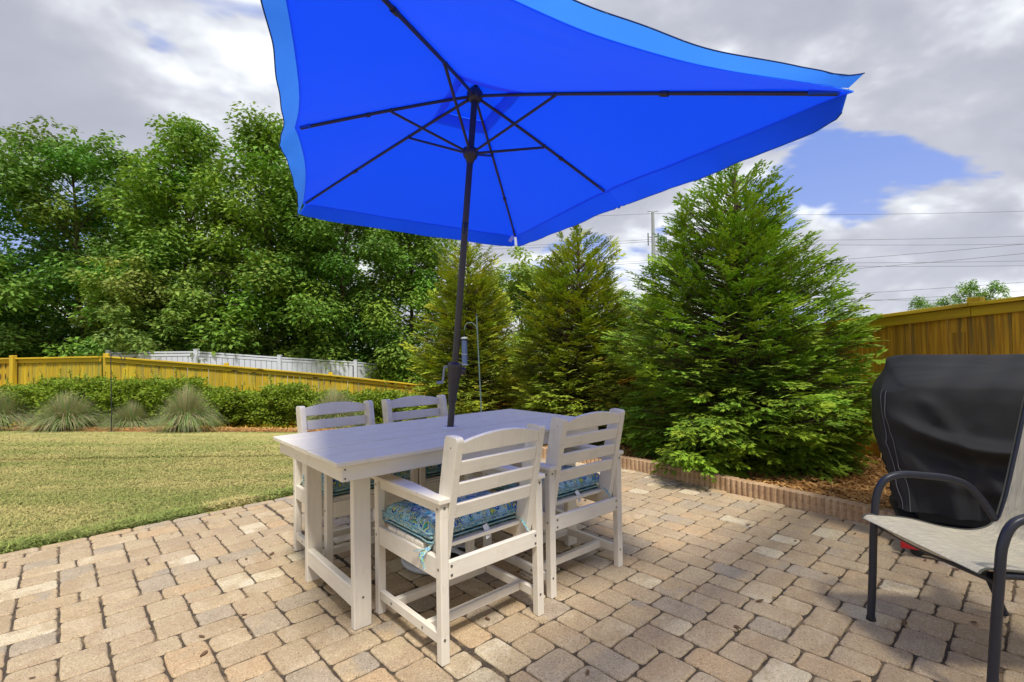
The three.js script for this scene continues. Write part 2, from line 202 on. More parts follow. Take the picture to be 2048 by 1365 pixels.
// patio: three paver sizes in a repeating interlock, laid in two directions
{
  const patio = new THREE.Group(); patio.name = 'patio'; patio.userData = { label: 'tan and cream tumbled concrete paver patio', kind: 'structure' }; scene.add(patio);
  const a = 0.0785, b = 0.139, r = rng(11), gap = 0.0036;
  const make = (w, d, seed) => { // tumbled block, w along x, d along z, top at y = 0
    const q = rng(seed), o = [], X = w / 2 - gap, Z = d / 2 - gap, cr = 0.014 + 0.008 * q();
    for (const [sx, sz, st] of [[1, 1, 0], [-1, 1, 1], [-1, -1, 2], [1, -1, 3]]) { for (let k = 0; k < 3; k++) { const an = (st + k / 2) * Math.PI / 2; o.push([sx * (X - cr) + cr * Math.cos(an) + (q() - 0.5) * 0.004, sz * (Z - cr) + cr * Math.sin(an) + (q() - 0.5) * 0.004]); } const nx = st % 2 ? -sx : sx; if (st === 0 || st === 2) { for (const f of [0.33, -0.33]) o.push([sx * X * (f * (1)), sz * Z + (q() - 0.5) * 0.006]); } else for (const f of [0.3, -0.3]) o.push([sx * X + (q() - 0.5) * 0.006, sz * Z * f]); }
    const n = o.length, P = [], U = [], I = [], uo = q() * 5, vo = q() * 5; const ring = (s, y) => { for (const [x, z] of o) { const l = Math.hypot(x, z), k = (l - s) / l; P.push(x * k, y + (q() - 0.5) * 0.0012, z * k); U.push(x * k + uo, z * k + vo); } };
    ring(-0.001, -0.045); ring(0, -0.009); ring(0.0035, -0.0025); ring(0.011, 0); P.push(0, 0.0008, 0); U.push(uo, vo);
    for (let k = 0; k < 3; k++) for (let i = 0; i < n; i++) { const j = (i + 1) % n, p = k * n; I.push(p + i, p + n + i, p + j, p + j, p + n + i, p + n + j); }
    for (let i = 0; i < n; i++) I.push(3 * n + i, 4 * n, 3 * n + (i + 1) % n);
    const g = new THREE.BufferGeometry(); g.setAttribute('position', new THREE.Float32BufferAttribute(P, 3)); g.setAttribute('uv', new THREE.Float32BufferAttribute(U, 2)); g.setIndex(I); g.computeVertexNormals(); return g;
  };
  const NV = 7, geo = { big: [], short: [], long: [], course: [] };
  for (let k = 0; k < NV; k++) { geo.big.push(make(2 * a, 1.5 * b, 100 + k)); geo.short.push(make(2 * a, b, 200 + k)); geo.long.push(make(3 * a, b, 300 + k)); geo.course.push(make(0.235, 0.085, 400 + k)); }
  const list = [], DIM = { big: [2 * a, 1.5 * b], short: [2 * a, b], long: [3 * a, b] };
  const lay = (along, clip, inside) => { for (let j = -40; j < 40; j++) for (let i = -40; i < 40; i++) { const off = ((j % 2) + 2) % 2 * 2 * b + i * 4 * b, u0 = 4 * a * j; const put = (t, cu, cv) => { let [u, v] = along ? [cu, cv] : [cv, -cu]; const [du, dv] = along ? DIM[t] : [DIM[t][1], DIM[t][0]]; let ua = u - du / 2, ub = u + du / 2, va = v - dv / 2, vb = v + dv / 2; const ca = Math.max(ua, clip[0]), cb = Math.min(ub, clip[1]), da = Math.max(va, clip[2]); if (cb - ca < 0.03 || vb - da < 0.03 || v > 0.9) return; const cut = ca > ua + 1e-6 || cb < ub - 1e-6 || da > va + 1e-6; u = (ca + cb) / 2; v = (da + vb) / 2; const [x, z] = toW(u, v); if (!inside(x, z)) return; list.push(cut ? { t: 'cut', w: cb - ca, dd: vb - da, x, z, ry: PA } : { t, x, z, ry: PA + (along ? 0 : Math.PI / 2) }); };
    put('big', u0 + a, off + 0.75 * b); put('big', u0 + a, off + 2.25 * b); put('long', u0 + 2.5 * a, off + 3.5 * b); put('long', u0 + 3.5 * a, off + 1.5 * b); put('short', u0 + 3 * a, off + 0.5 * b); put('short', u0 + 3 * a, off + 2.5 * b); } };
  const seam = 1.235;
  lay(true, [-4.2, seam, LAWN_V + 0.1], () => true);
  lay(false, [seam, 4.9, LAWN_V + 0.1], (x, z) => outsideEdge(x, z) < 0.02);
  for (let u = -4; u < 4.6; u += 0.237) { const [x, z] = toW(u, LAWN_V + 0.055); if (outsideEdge(x, z) < 0.0) list.push({ t: 'course', x, z, ry: PA }); }
  const visible = (p) => { const f = 989.6, D = -p.z; return D > 1.6 && Math.abs(p.x / D) < 1.12; };
  for (const p of list) { p.d = visible(p) ? Math.hypot(p.x, p.z) : 50 + Math.hypot(p.x, p.z); p.k = Math.floor(r() * NV); p.y = (r() - 0.5) * 0.003; p.tw = (r() - 0.5) * 0.018; p.tx = (r() - 0.5) * 0.012; const w = r(); p.m = w < 0.30 ? 0 : w < 0.52 ? 1 : w < 0.63 ? 2 : w < 0.75 ? 3 : w < 0.84 ? 4 : w < 0.92 ? 5 : 6; p.flip = r() < 0.5 ? Math.PI : 0; }
  list.forEach((p, i) => { if (p.t === 'cut') { p.g = make(p.w, p.dd, 700 + i); p.flip = 0; } else p.g = geo[p.t][p.k]; }); list.sort((p, q) => p.d - q.d);
  const rest = M.paver.map(() => []);
  list.forEach((p, i) => { const e = new THREE.Euler(p.tx, p.ry + p.tw + p.flip, p.tx * 0.7, 'YXZ'); if (i < 300) { const m = part(i ? `paver_${String(i).padStart(3, '0')}` : 'paver', p.g, M.paver[p.m], patio); m.position.set(p.x, p.y, p.z); m.rotation.copy(e); } else if (p.d < 60) rest[p.m].push(p.g.clone().applyMatrix4(new THREE.Matrix4().compose(V(p.x, p.y, p.z), new THREE.Quaternion().setFromEuler(e), V(1, 1, 1)))); });
  rest.forEach((l, i) => { if (l.length) { const m = part(i ? `far_pavers_${String(i).padStart(3, '0')}` : 'far_pavers', mergeGeometries(l), M.paver[i], patio); m.userData.kind = 'stuff'; } });
}
// a few fallen leaves and chips on the pavers
{
  const L = [], r = rng(31); for (let k = 0; k < 46; k++) { const x = lerp(-2.4, 2.6, r()), z = lerp(-4.6, -1.7, r()), g = sheet(2, 3, (s, t) => { const w = Math.sin(Math.PI * (0.12 + 0.76 * t)) * 0.5; return [(s - 0.5) * 0.016 * w * 2, 0.004 + 0.005 * Math.abs(s - 0.5) + 0.003 * t * t, (t - 0.5) * 0.034]; }); const q = 0.5 + r() * 0.8; g.scale(q, q, q); g.rotateY(r() * 6.28); g.translate(x, 0, z); L.push(g); }
  const m = part('fallen_leaves', mergeGeometries(L), std({ color: lin(0.13, 0.07, 0.03), side: THREE.DoubleSide }), scene); m.userData = { label: 'small dry brown leaf bits scattered on the patio', category: 'leaf litter', kind: 'stuff' };
}
// planting bed mulch
{
  const fenceLine = (t) => [lerp(-0.9, 5.6, t), lerp(-14.5, -2.2, t)];
  structure('mulch_bed', sheet(60, 24, (s, t) => { const p = edgePts[Math.round(s * 200)], f = fenceLine(clamp(s * 0.9 + 0.12)); const x = lerp(p.x, f[0], t), z = lerp(p.z, f[1], t); return [x, groundY(x, z) + 0.045 + 0.03 * IN.noise(x * 2, z * 2, 0) + (t < 0.04 ? -0.01 : 0), z]; }), M.mulch, 'golden wood chip mulch under the evergreens beside the patio');
  structure('mulch_strip', sheet(70, 10, (s, t) => { const x = lerp(-16, -1.2, s), zf = -9.15 - 0.10 * Math.sin(x * 1.1) - 0.05 * x * 0.2, z = lerp(zf, -12.4 - 0.22 * (x + 9), t); return [x, groundY(x, z) + 0.02 + 0.05 * Math.sin(Math.PI * Math.min(1, t * 3)) , z]; }), M.mulch, 'strip of golden mulch between the lawn and the hedge');
  const r = rng(5), g = chamferBox(0.045, 0.004, 0.011, 0.001), m = new THREE.InstancedMesh(g, std({ roughness: 0.95 }), 16000); let k = 0; const q = new THREE.Matrix4(), c = new THREE.Color();
  while (k < 16000) { let x, z; if (k < 9500) { x = lerp(0.2, 4.4, r()); z = lerp(-7.2, -2.9, r()); const o = outsideEdge(x, z); if (o < 0.09 || o > 2.3) continue; } else { x = lerp(-13, -1.5, r()); z = lerp(-9.1, -9.9, r()) - 0.01 * x; }
    const y = k < 9500 ? groundY(x, z) + 0.055 + 0.03 * IN.noise(x * 2, z * 2, 0) : groundY(x, z) + 0.04 + 0.04 * r(); const s = 0.5 + r() * 1.1; q.compose(V(x, y + r() * 0.012, z), new THREE.Quaternion().setFromEuler(new THREE.Euler((r() - 0.5) * 0.9, r() * 6.3, (r() - 0.5) * 0.9)), V(s, 1, s)); m.setMatrixAt(k, q); const t = r(); c.setRGB(lerp(0.32, 0.62, t), lerp(0.15, 0.36, t), lerp(0.035, 0.13, t)); m.setColorAt(k, c); k++; }
  m.name = 'wood_chips'; m.castShadow = m.receiveShadow = true; m.userData = { label: 'loose golden wood chips scattered over the planting beds', category: 'mulch', kind: 'stuff' }; scene.add(m);
}
// scalloped edging
{
  const t = thing('garden_edging', 'low scalloped tan concrete edging between patio and evergreen bed', 'edging');
  const L = edge.getLength(), pl = 0.335, n = Math.floor(L / pl), geo = [0, 1, 2].map((s) => { const q = rng(60 + s), sh = new THREE.Shape(), nr = 7, w = (pl - 0.006) / nr; sh.moveTo(-pl / 2 + 0.003, -0.03); for (let i = 0; i < nr; i++) { const x0 = -pl / 2 + 0.003 + i * w; for (let k = 1; k <= 5; k++) { const a = k / 5; sh.lineTo(x0 + w * a, -0.03 - 0.016 * Math.sin(Math.PI * a)); } } for (let i = nr - 1; i >= 0; i--) { const x0 = -pl / 2 + 0.003 + i * w; for (let k = 4; k >= 0; k--) { const a = k / 5; sh.lineTo(x0 + w * a, 0.03 + 0.016 * Math.sin(Math.PI * a)); } } const g = new THREE.ExtrudeGeometry(sh, { depth: 0.155, bevelEnabled: true, bevelSize: 0.004, bevelThickness: 0.005, bevelSegments: 1 }); g.rotateX(-Math.PI / 2); return g; });
  const r = rng(8);
  for (let i = 0; i < n - 4; i++) { const a = edge.getPointAt(i * pl / L), b = edge.getPointAt((i + 1) * pl / L), m = part('edging_block', geo[i % 3], M.edging[i % 3], t); m.position.set((a.x + b.x) / 2, -0.045 + (r() - 0.5) * 0.006, (a.z + b.z) / 2); m.rotation.set((r() - 0.5) * 0.03, Math.atan2(-(b.z - a.z), b.x - a.x) + (r() - 0.5) * 0.03, (r() - 0.5) * 0.012); }
}
// grass
{
  const q = rng(21), P = [], I = []; for (let k = 0; k < 7; k++) { const a = q() * 6.28, l = 0.018 + q() * 0.016, w = 0.0017 + q() * 0.001, lean = 0.3 + q() * 0.9, ox = (q() - 0.5) * 0.03, oz = (q() - 0.5) * 0.03, c = Math.cos(a), s = Math.sin(a), b = P.length / 3; P.push(ox - s * w, 0, oz + c * w, ox + s * w, 0, oz - c * w, ox + c * l * lean * 0.4 + s * w * 0.7, l * 0.62, oz + s * l * lean * 0.4 - c * w * 0.7, ox + c * l * lean * 0.4 - s * w * 0.7, l * 0.62, oz + s * l * lean * 0.4 + c * w * 0.7, ox + c * l * lean, l * (1.05 - 0.3 * lean), oz + s * l * lean); I.push(b, b + 1, b + 2, b, b + 2, b + 3, b + 3, b + 2, b + 4); }
  const g = new THREE.BufferGeometry(); g.setAttribute('position', new THREE.Float32BufferAttribute(P, 3)); g.setIndex(I); g.computeVertexNormals();
  const N = 290000, m = new THREE.InstancedMesh(g, new THREE.MeshStandardMaterial({ side: THREE.DoubleSide, roughness: 0.8 }), N), r = rng(22), mt = new THREE.Matrix4(), c = new THREE.Color(); let k = 0;
  while (k < N) { const D = 2.6 + 7.2 * Math.pow(r(), 0.72), tx = lerp(-1.12, 0.0, r()), x = tx * D, z = -D; const v = x * VX + z * VZ; if (v > LAWN_V - 0.01 - 0.03 * fbm(x * 6, z * 6, 2)) continue; if (D > 9.12 + 0.10 * Math.sin(x * 1.1) + 0.05 * x * 0.2 + r() * 0.12) continue; if (outsideEdge(x, z) > -0.1 && x > -0.9) continue;
    const e = LAWN_V - v, bare = fbm(x * 2.2 + 9, z * 2.2, 4); if (e < 0.09 && bare > 0.52 && r() < 0.8) continue;
    const edgeTall = e < 0.22 ? 1.35 : 1, s = (0.8 + r() * 0.55) * edgeTall * (D > 6 ? 1.35 : 1); mt.compose(V(x, groundY(x, z) - 0.019, z), new THREE.Quaternion().setFromEuler(new THREE.Euler((r() - 0.5) * 0.3, r() * 6.3, (r() - 0.5) * 0.3)), V(s * 1.15, s * 0.8, s * 1.15)); m.setMatrixAt(k, mt);
    const dry = clamp((e < 0.7 ? 0.08 : 0.24) + 0.55 * smooth(0.28, 0.72, 0.6 * fbm(x * 0.9, z * 4.2, 5) + 0.4 * fbm(x * 3, z * 9, 3)) + (r() - 0.5) * 0.7 + (e < 0.25 ? -0.35 : 0) + (Math.hypot((x + 2.33) * 1.2, (z + 4.1) * 1.6) < 0.2 + 0.15 * r() ? 0.9 : 0)); const j = 0.8 + r() * 0.4; c.setRGB(lerp(0.20, 0.50, dry) * j, lerp(0.25, 0.41, dry) * j, lerp(0.045, 0.15, dry) * j); m.setColorAt(k, c); k++; }
  m.name = 'grass'; m.receiveShadow = m.castShadow = true; m.userData = { label: 'short mown lawn grass, green mixed with dry straw', category: 'grass', kind: 'stuff' }; scene.add(m);
}
// ------------------------------------------------------------------ unseen slatted frame added in place of a house eave, half-shading the near patio
{
  const h = thing('added_shade_frame', 'unseen white slatted frame on posts, added to half-shade the near side of the patio', 'added_shade_frame', [0, 0, 0], PA);
  for (const z of [0.10, 1.75]) part('beam', moved(chamferBox(11.4, 0.16, 0.06, 0.004), 0.5, 2.72, z), M.vinyl, h);
  for (let k = 0; k < 10; k++) part('slat', moved(chamferBox(11.4, 0.022, 0.10, 0.003), 0.5, 2.82, 0.06 + k * 0.19), M.vinyl, h);
  for (const x of [-5, -1.6, 6]) for (const z of [0.10, 1.75]) if (z > 1 || x < -2 || x > 3) part('post', moved(chamferBox(0.12, 2.64, 0.12, 0.01), x, 1.32, z), M.vinyl, h);
}
// ------------------------------------------------------------------ dining table
const TX = -0.3713, TZ = -2.922, TYAW = R(40.72), TH = 0.777;
const tableW = (u, v) => [TX + u * Math.cos(TYAW) + v * Math.sin(TYAW), TZ - u * Math.sin(TYAW) + v * Math.cos(TYAW)];
const boltGeo = new THREE.CylinderGeometry(0.0055, 0.0055, 0.003, 10), screwGeo = new THREE.CylinderGeometry(0.004, 0.004, 0.002, 8);
function bolt(parent, x, y, z, ax, geo = boltGeo, mat = M.bolt) { const m = part('bolt', geo, mat, parent); m.position.set(x, y, z); if (ax === 'x') m.rotation.z = Math.PI / 2; else if (ax === 'z') m.rotation.x = Math.PI / 2; return m; }
{
  const L = 1.704, W = 0.907, t = thing('dining_table', 'long white slatted patio dining table with the umbrella through its middle', 'table', [TX, 0, TZ], TYAW);
  const pw = (W - 0.007 * 4) / 5;
  for (let i = 0; i < 5; i++) { const z = -W / 2 + pw / 2 + i * (pw + 0.007); if (i !== 2) part('plank', moved(chamferBox(L, 0.02, pw, 0.003, i * 0.31, i * 0.7), 0, TH - 0.01, z), M.white, t);
    else { // middle plank drilled for the pole
      const sh = new THREE.Shape(); sh.moveTo(-L / 2, -pw / 2); sh.lineTo(L / 2, -pw / 2); sh.lineTo(L / 2, pw / 2); sh.lineTo(-L / 2, pw / 2); const ho = new THREE.Path(); ho.absarc(0, 0, 0.03, 0, Math.PI * 2, true); sh.holes.push(ho); const g = new THREE.ExtrudeGeometry(sh, { depth: 0.02, bevelEnabled: false }); g.rotateX(-Math.PI / 2); g.translate(0, TH - 0.02, z); const uv = g.attributes.uv, p = g.attributes.position; for (let k = 0; k < uv.count; k++) uv.setXY(k, p.getZ(k) + 0.9, p.getX(k)); part('plank', g, M.white, t); } }
  part('umbrella_ring', moved(new THREE.TorusGeometry(0.038, 0.007, 8, 28), 0, TH + 0.002, 0, Math.PI / 2), M.castWhite, t);
  const ay = TH - 0.02 - 0.0345, AX = L / 2 - 0.028, AZ = W / 2 - 0.02;
  for (const s of [-1, 1]) { const a = part('apron', moved(chamferBox(2 * AX, 0.067, 0.024, 0.002, s), 0, ay, s * (AZ - 0.012)), M.white, t); for (const e of [-1, 1]) for (const y of [-0.02, 0.018]) bolt(a, e * (AX - 0.014), ay + y, s * AZ, 'z', screwGeo, M.hole);
    part('apron', moved(chamferBox(0.024, 0.067, 2 * AZ - 0.05, 0.002, s + 3), s * (AX - 0.013), ay, 0), M.white, t); }
  for (const s of [-1, 1]) part('cross_support', moved(chamferBox(0.06, 0.03, 2 * AZ - 0.055, 0.002), s * 0.28, TH - 0.036, 0), M.white, t);
  const lx = L / 2 - 0.1214, lz = W / 2 - 0.129, lw = 0.083, ld = 0.0364, lh = TH - 0.021;
  for (const s of [-1, 1]) { for (const e of [-1, 1]) { const g = part('leg', moved(chamferBox(lw, lh, ld, 0.004, s * 0.4, e * 0.6), s * (lx - lw / 2), lh / 2, e * (lz - ld / 2)), M.white, t); bolt(g, s * (lx - lw / 2), 0.135, e * lz, 'z'); }
    part('end_rail', moved(chamferBox(0.036, 0.088, 2 * (lz - ld) - 0.001, 0.004, s), s * (lx - 0.02), 0.135, 0), M.white, t); }
}
// umbrella stand under the table
{
  const t = thing('umbrella_stand', 'round white cast umbrella base with a scrolled lattice top under the table', 'umbrella stand', [TX - 0.0703, 0, TZ - 0.0211]);
  part('base_rim', new THREE.LatheGeometry([[0.17, 0.004], [0.222, 0.004], [0.228, 0.018], [0.222, 0.03], [0.20, 0.034], [0.17, 0.03], [0.17, 0.004]].map(([x, y]) => new THREE.Vector2(x, y)), 56), M.castWhite, t);
  part('base_weight', new THREE.LatheGeometry([[0.001, 0.012], [0.18, 0.012], [0.175, 0.02], [0.05, 0.036], [0.001, 0.036]].map(([x, y]) => new THREE.Vector2(x, y)), 40), M.black, t);
  for (let k = 0; k < 8; k++) { const a = k / 8 * 6.283, c = Math.cos(a), s = Math.sin(a), p = (r, q, y) => V(Math.cos(a + q) * r, y, Math.sin(a + q) * r); part('scroll', tube([p(0.19, 0, 0.034), p(0.16, 0.28, 0.046), p(0.11, 0.30, 0.062), p(0.085, 0, 0.068), p(0.11, -0.30, 0.062), p(0.16, -0.28, 0.046)], 0.0085, 40, 7, true), M.castWhite, t); part('rib', tube([p(0.2, 0.39, 0.03), p(0.13, 0.39, 0.058), p(0.05, 0.39, 0.08)], 0.008, 14, 7), M.castWhite, t); }
  part('socket', moved(new THREE.CylinderGeometry(0.032, 0.05, 0.30, 24), 0, 0.20, 0), M.castWhite, t);
  const kn = part('knob', moved(new THREE.CylinderGeometry(0.014, 0.014, 0.06, 12), 0.055, 0.28, 0, 0, 0, Math.PI / 2), M.castWhite, t); kn.name = 'knob';
}
// ------------------------------------------------------------------ dining armchairs and cushions
function makeChair(label) {
  const t = thing('dining_chair', label, 'chair', [0, 0, 0], 0, 'white armchairs round the dining table'), ow = 0.283, c = 0.0387, dep = 0.563, ah = 0.649;
  for (const s of [-1, 1]) {
    const rl = part('leg', moved(chamferBox(c, ah - 0.02, c, 0.004, s * 0.3, 0.2), s * (ow - c / 2), (ah - 0.02) / 2, -c / 2), M.white, t), fl = part('leg', moved(chamferBox(c, ah - 0.02, c, 0.004, s * 0.5, 0.7), s * (ow - c / 2), (ah - 0.02) / 2, -dep + c / 2), M.white, t);
    bolt(rl, s * (ow - c / 2) - 0.006, 0.10, 0.0005, 'z'); bolt(rl, s * (ow - c / 2), 0.61, 0.0005, 'z'); bolt(rl, s * ow, 0.37, -c / 2, 'x'); bolt(rl, s * ow, 0.605, -c / 2 - 0.004, 'x'); bolt(fl, s * ow, 0.37, -dep + c / 2, 'x'); bolt(fl, s * ow, 0.605, -dep + c / 2, 'x');
    // arm, wider towards the front
    const sh = new THREE.Shape(), z0 = -dep - 0.02, zi = 0.2465; sh.moveTo(0.291, 0.004); sh.quadraticCurveTo(0.291, 0.009, 0.286, 0.009); sh.lineTo(zi, 0.009); sh.lineTo(zi, -0.09); sh.quadraticCurveTo(0.232, -0.2, 0.225, -0.32); sh.quadraticCurveTo(0.222, -0.45, 0.224, z0 + 0.012); sh.quadraticCurveTo(0.224, z0, 0.236, z0); sh.lineTo(0.281, z0); sh.quadraticCurveTo(0.291, z0, 0.291, z0 + 0.01); sh.lineTo(0.291, 0.004);
    const g = new THREE.ExtrudeGeometry(sh, { depth: 0.014, bevelEnabled: true, bevelSize: 0.003, bevelThickness: 0.003, bevelSegments: 2, curveSegments: 6 }); g.rotateX(Math.PI / 2); if (s < 0) { g.scale(-1, 1, 1); const ix = g.attributes.position; for (let i = 0; i < ix.count; i += 3) for (const k of ['position', 'normal', 'uv']) { const at = g.attributes[k], n = at.itemSize; for (let q = 0; q < n; q++) { const v1 = at.array[(i + 1) * n + q]; at.array[(i + 1) * n + q] = at.array[(i + 2) * n + q]; at.array[(i + 2) * n + q] = v1; } } } g.translate(0, ah - 0.003, 0); part('arm', g, M.white, t);
    part('arm_rail', moved(chamferBox(0.022, 0.042, dep - 2 * c - 0.001, 0.003, s), s * (ow - 0.02), ah - 0.042, -dep / 2), M.white, t);
    part('side_rail', moved(chamferBox(0.024, 0.085, dep - 2 * c - 0.001, 0.003, s * 2), s * (ow - 0.016), 0.368, -dep / 2), M.white, t);
    const st = part('side_stretcher', moved(chamferBox(0.024, 0.043, dep - 2 * c - 0.001, 0.003, s * 3), s * (ow - 0.0165), 0.094, -dep / 2), M.white, t); bolt(st, s * (ow - 0.004), 0.094, -0.15, 'x'); bolt(st, s * (ow - 0.004), 0.094, -dep + 0.15, 'x');
    // reclined back post
    const ps = new THREE.Shape(); ps.moveTo(-0.135, 0.33); ps.lineTo(-0.055, 0.33); ps.lineTo(0.061, 0.868); ps.quadraticCurveTo(0.064, 0.885, 0.048, 0.887); ps.lineTo(0.0, 0.890); ps.quadraticCurveTo(-0.018, 0.890, -0.022, 0.872); ps.lineTo(-0.135, 0.33);
    const pg = new THREE.ExtrudeGeometry(ps, { depth: 0.030, bevelEnabled: true, bevelSize: 0.002, bevelThickness: 0.002, bevelSegments: 1, curveSegments: 5 }); pg.applyMatrix4(new THREE.Matrix4().set(0, 0, 1, 0, 0, 1, 0, 0, 1, 0, 0, 0, 0, 0, 0, 1)); { const a = pg.attributes; for (const k of ['position', 'normal', 'uv']) { const n = a[k].itemSize, ar = a[k].array; for (let i = 0; i < a[k].count; i += 3) for (let q = 0; q < n; q++) { const v1 = ar[(i + 1) * n + q]; ar[(i + 1) * n + q] = ar[(i + 2) * n + q]; ar[(i + 2) * n + q] = v1; } } } pg.computeVertexNormals();
    pg.translate(s * 0.2275 - 0.015, 0, 0); const po = part('back_post', pg, M.white, t); bolt(po, s * 0.2275, 0.62, 0.004, 'z'); bolt(po, s * 0.2435, 0.845, 0.02, 'x', screwGeo, M.hole);
  }
  const lean = Math.atan(0.116 / 0.538), zr = (y) => -0.055 + (y - 0.33) * 0.2156;
  for (const y of [0.762, 0.672, 0.585]) part('back_slat', moved(chamferBox(0.42, 0.06, 0.018, 0.003, y * 3), 0, y, zr(y) - 0.013, lean), M.white, t);
  { const sh = new THREE.Shape(); sh.moveTo(-0.21, 0.822); sh.lineTo(0.21, 0.822); sh.lineTo(0.21, 0.866); sh.quadraticCurveTo(0, 0.924, -0.21, 0.866); sh.lineTo(-0.21, 0.822); const g = new THREE.ExtrudeGeometry(sh, { depth: 0.014, bevelEnabled: true, bevelSize: 0.002, bevelThickness: 0.002, bevelSegments: 1, curveSegments: 24 }); g.translate(0, -0.845, -0.007); moved(g, 0, 0.845, zr(0.845) - 0.013, lean); part('crest_rail', g, M.white, t); }
  const rr = part('seat_rail', moved(chamferBox(2 * (ow - c) - 0.001, 0.072, 0.024, 0.003, 4), 0, 0.358, -0.0135), M.white, t); for (const s of [-1, 1]) for (const y of [0.34, 0.376]) bolt(rr, s * (ow - c - 0.012), y, -0.001, 'z');
  part('seat_rail', moved(chamferBox(2 * (ow - c) - 0.001, 0.085, 0.024, 0.003, 5), 0, 0.368, -dep + 0.0135), M.white, t);
  for (let i = 0; i < 6; i++) part('seat_slat', moved(chamferBox(2 * ow - 0.030 - (i === 0 || i === 5 ? 2 * c : 0), 0.018, 0.066, 0.003, i * 0.37), 0, 0.4205, -dep + 0.062 + i * 0.077), M.white, t);
  for (const z of [-0.15, -dep + 0.15]) part('cross_stretcher', moved(chamferBox(2 * (ow - 0.029) - 0.001, 0.038, 0.030, 0.003, z), 0, 0.092, z), M.white, t);
  return t;
}
function makeCushion(label) {
  const t = thing('seat_cushion', label, 'cushion', [0, 0, 0], 0, 'paisley seat cushions on the white armchairs'), w = 0.258, z0 = -0.522, z1 = -0.112, y0 = 0.431, h = 0.082, n = 26, P = [], U = [], I = [];
  const f = (x, z, top) => { const e = Math.min(1, Math.min(1 - Math.abs(x), 1 - Math.abs(z)) * 7), bul = Math.pow(e, 0.45), puff = 0.012 * (1 - x * x) * (1 - z * z); return top ? y0 + h * 0.5 + h * 0.5 * bul + puff + 0.003 * IN.noise(x * 3, z * 3, 2) : y0 + h * 0.28 * (1 - bul); };
  const top = sheet(n, n, (s, t2) => { const x = s * 2 - 1, z = t2 * 2 - 1; return [x * w, f(x, z, true), lerp(z0, z1, t2)]; }, (s, t2, p) => [p[0], p[2]]);
  const wallPts = []; const seg = 20; for (const [ax, az, bx, bz] of [[-1, -1, 1, -1], [1, -1, 1, 1], [1, 1, -1, 1], [-1, 1, -1, -1]]) for (let k = 0; k < seg; k++) wallPts.push([lerp(ax, bx, k / seg), lerp(az, bz, k / seg)]); wallPts.push(wallPts[0]);
  const wall = sheet(wallPts.length - 1, 6, (s, t2) => { const [x, z] = wallPts[Math.round(s * (wallPts.length - 1))], k = Math.sin(Math.PI * t2) * 0.010 - 0.002; const nx = Math.abs(x) === 1 ? x : 0, nz = Math.abs(z) === 1 ? z : 0; return [x * w + nx * k * 0.2, lerp(f(x, z, false), f(x, z, true), t2), lerp(z0, z1, (z + 1) / 2) + nz * k]; }, (s, t2) => [s * 1.9, t2 * h + 0.3]);
  const bot = sheet(4, 4, (s, t2) => [(1 - 2 * s) * w * 0.99, y0 + 0.0005, lerp(z0, z1, t2)]);
  part('cover', mergeGeometries([top, wall, bot]), M.cushion, t);
  for (const y of [0.002, h * 0.46]) part('piping', tube(wallPts.slice(0, -1).filter((_, i) => i % 4 === 0).map(([x, z]) => V(x * (w + 0.0005), y0 + 0.012 + y * 0.95, lerp(z0, z1, (z + 1) / 2) + (Math.abs(z) === 1 ? z * 0.004 : 0))), 0.0035, 80, 6, true), M.cushion, t);
  // tie ribbons knotted round the rear posts, and a sewn-in care tag
  const ribbon = (pts, wd) => { const cu = new THREE.CatmullRomCurve3(pts); return sheet(1, 16, (s, t2) => { const p = cu.getPoint(t2), tg = cu.getTangent(t2), sd = tg.clone().cross(V(0, 1, 0.4)).normalize(); const k = (s - 0.5) * wd; return [p.x + sd.x * k, p.y + sd.y * k, p.z + sd.z * k]; }, (s, t2) => [s * 0.02, t2 * 0.2]); };
  part('tie', mergeGeometries([ribbon([V(0.225, 0.46, z1), V(0.246, 0.43, -0.07), V(0.252, 0.41, -0.045), V(0.252, 0.398, -0.02)], 0.013), ribbon([V(0.225, 0.455, z1 + 0.002), V(0.205, 0.43, -0.05), V(0.2, 0.402, -0.012)], 0.013)]), M.cushionTwo, t);
  part('tie', mergeGeometries([ribbon([V(-0.25, 0.45, z1 + 0.01), V(-0.262, 0.425, z1 - 0.005), V(-0.292, 0.40, z1 - 0.02), V(-0.293, 0.375, z1 - 0.012)], 0.016), ribbon([V(-0.262, 0.425, z1), V(-0.296, 0.408, z1 - 0.05), V(-0.294, 0.396, z1 - 0.085)], 0.014), ribbon([V(-0.262, 0.425, z1), V(-0.298, 0.402, z1 + 0.0), V(-0.296, 0.352, z1 + 0.012)], 0.014)]), M.cushionTwo, t);
  const tg = part('care_tag', ribbon([V(0.02, 0.452, z1 + 0.006), V(0.025, 0.43, -0.095), V(0.03, 0.395, -0.09)], 0.035), M.tagWhite, t);
  return t;
}
M.cushionTwo = M.cushion.clone(); M.cushionTwo.side = THREE.DoubleSide; M.tagWhite = std({ color: lin(0.75, 0.75, 0.76), side: THREE.DoubleSide, roughness: 0.7 });
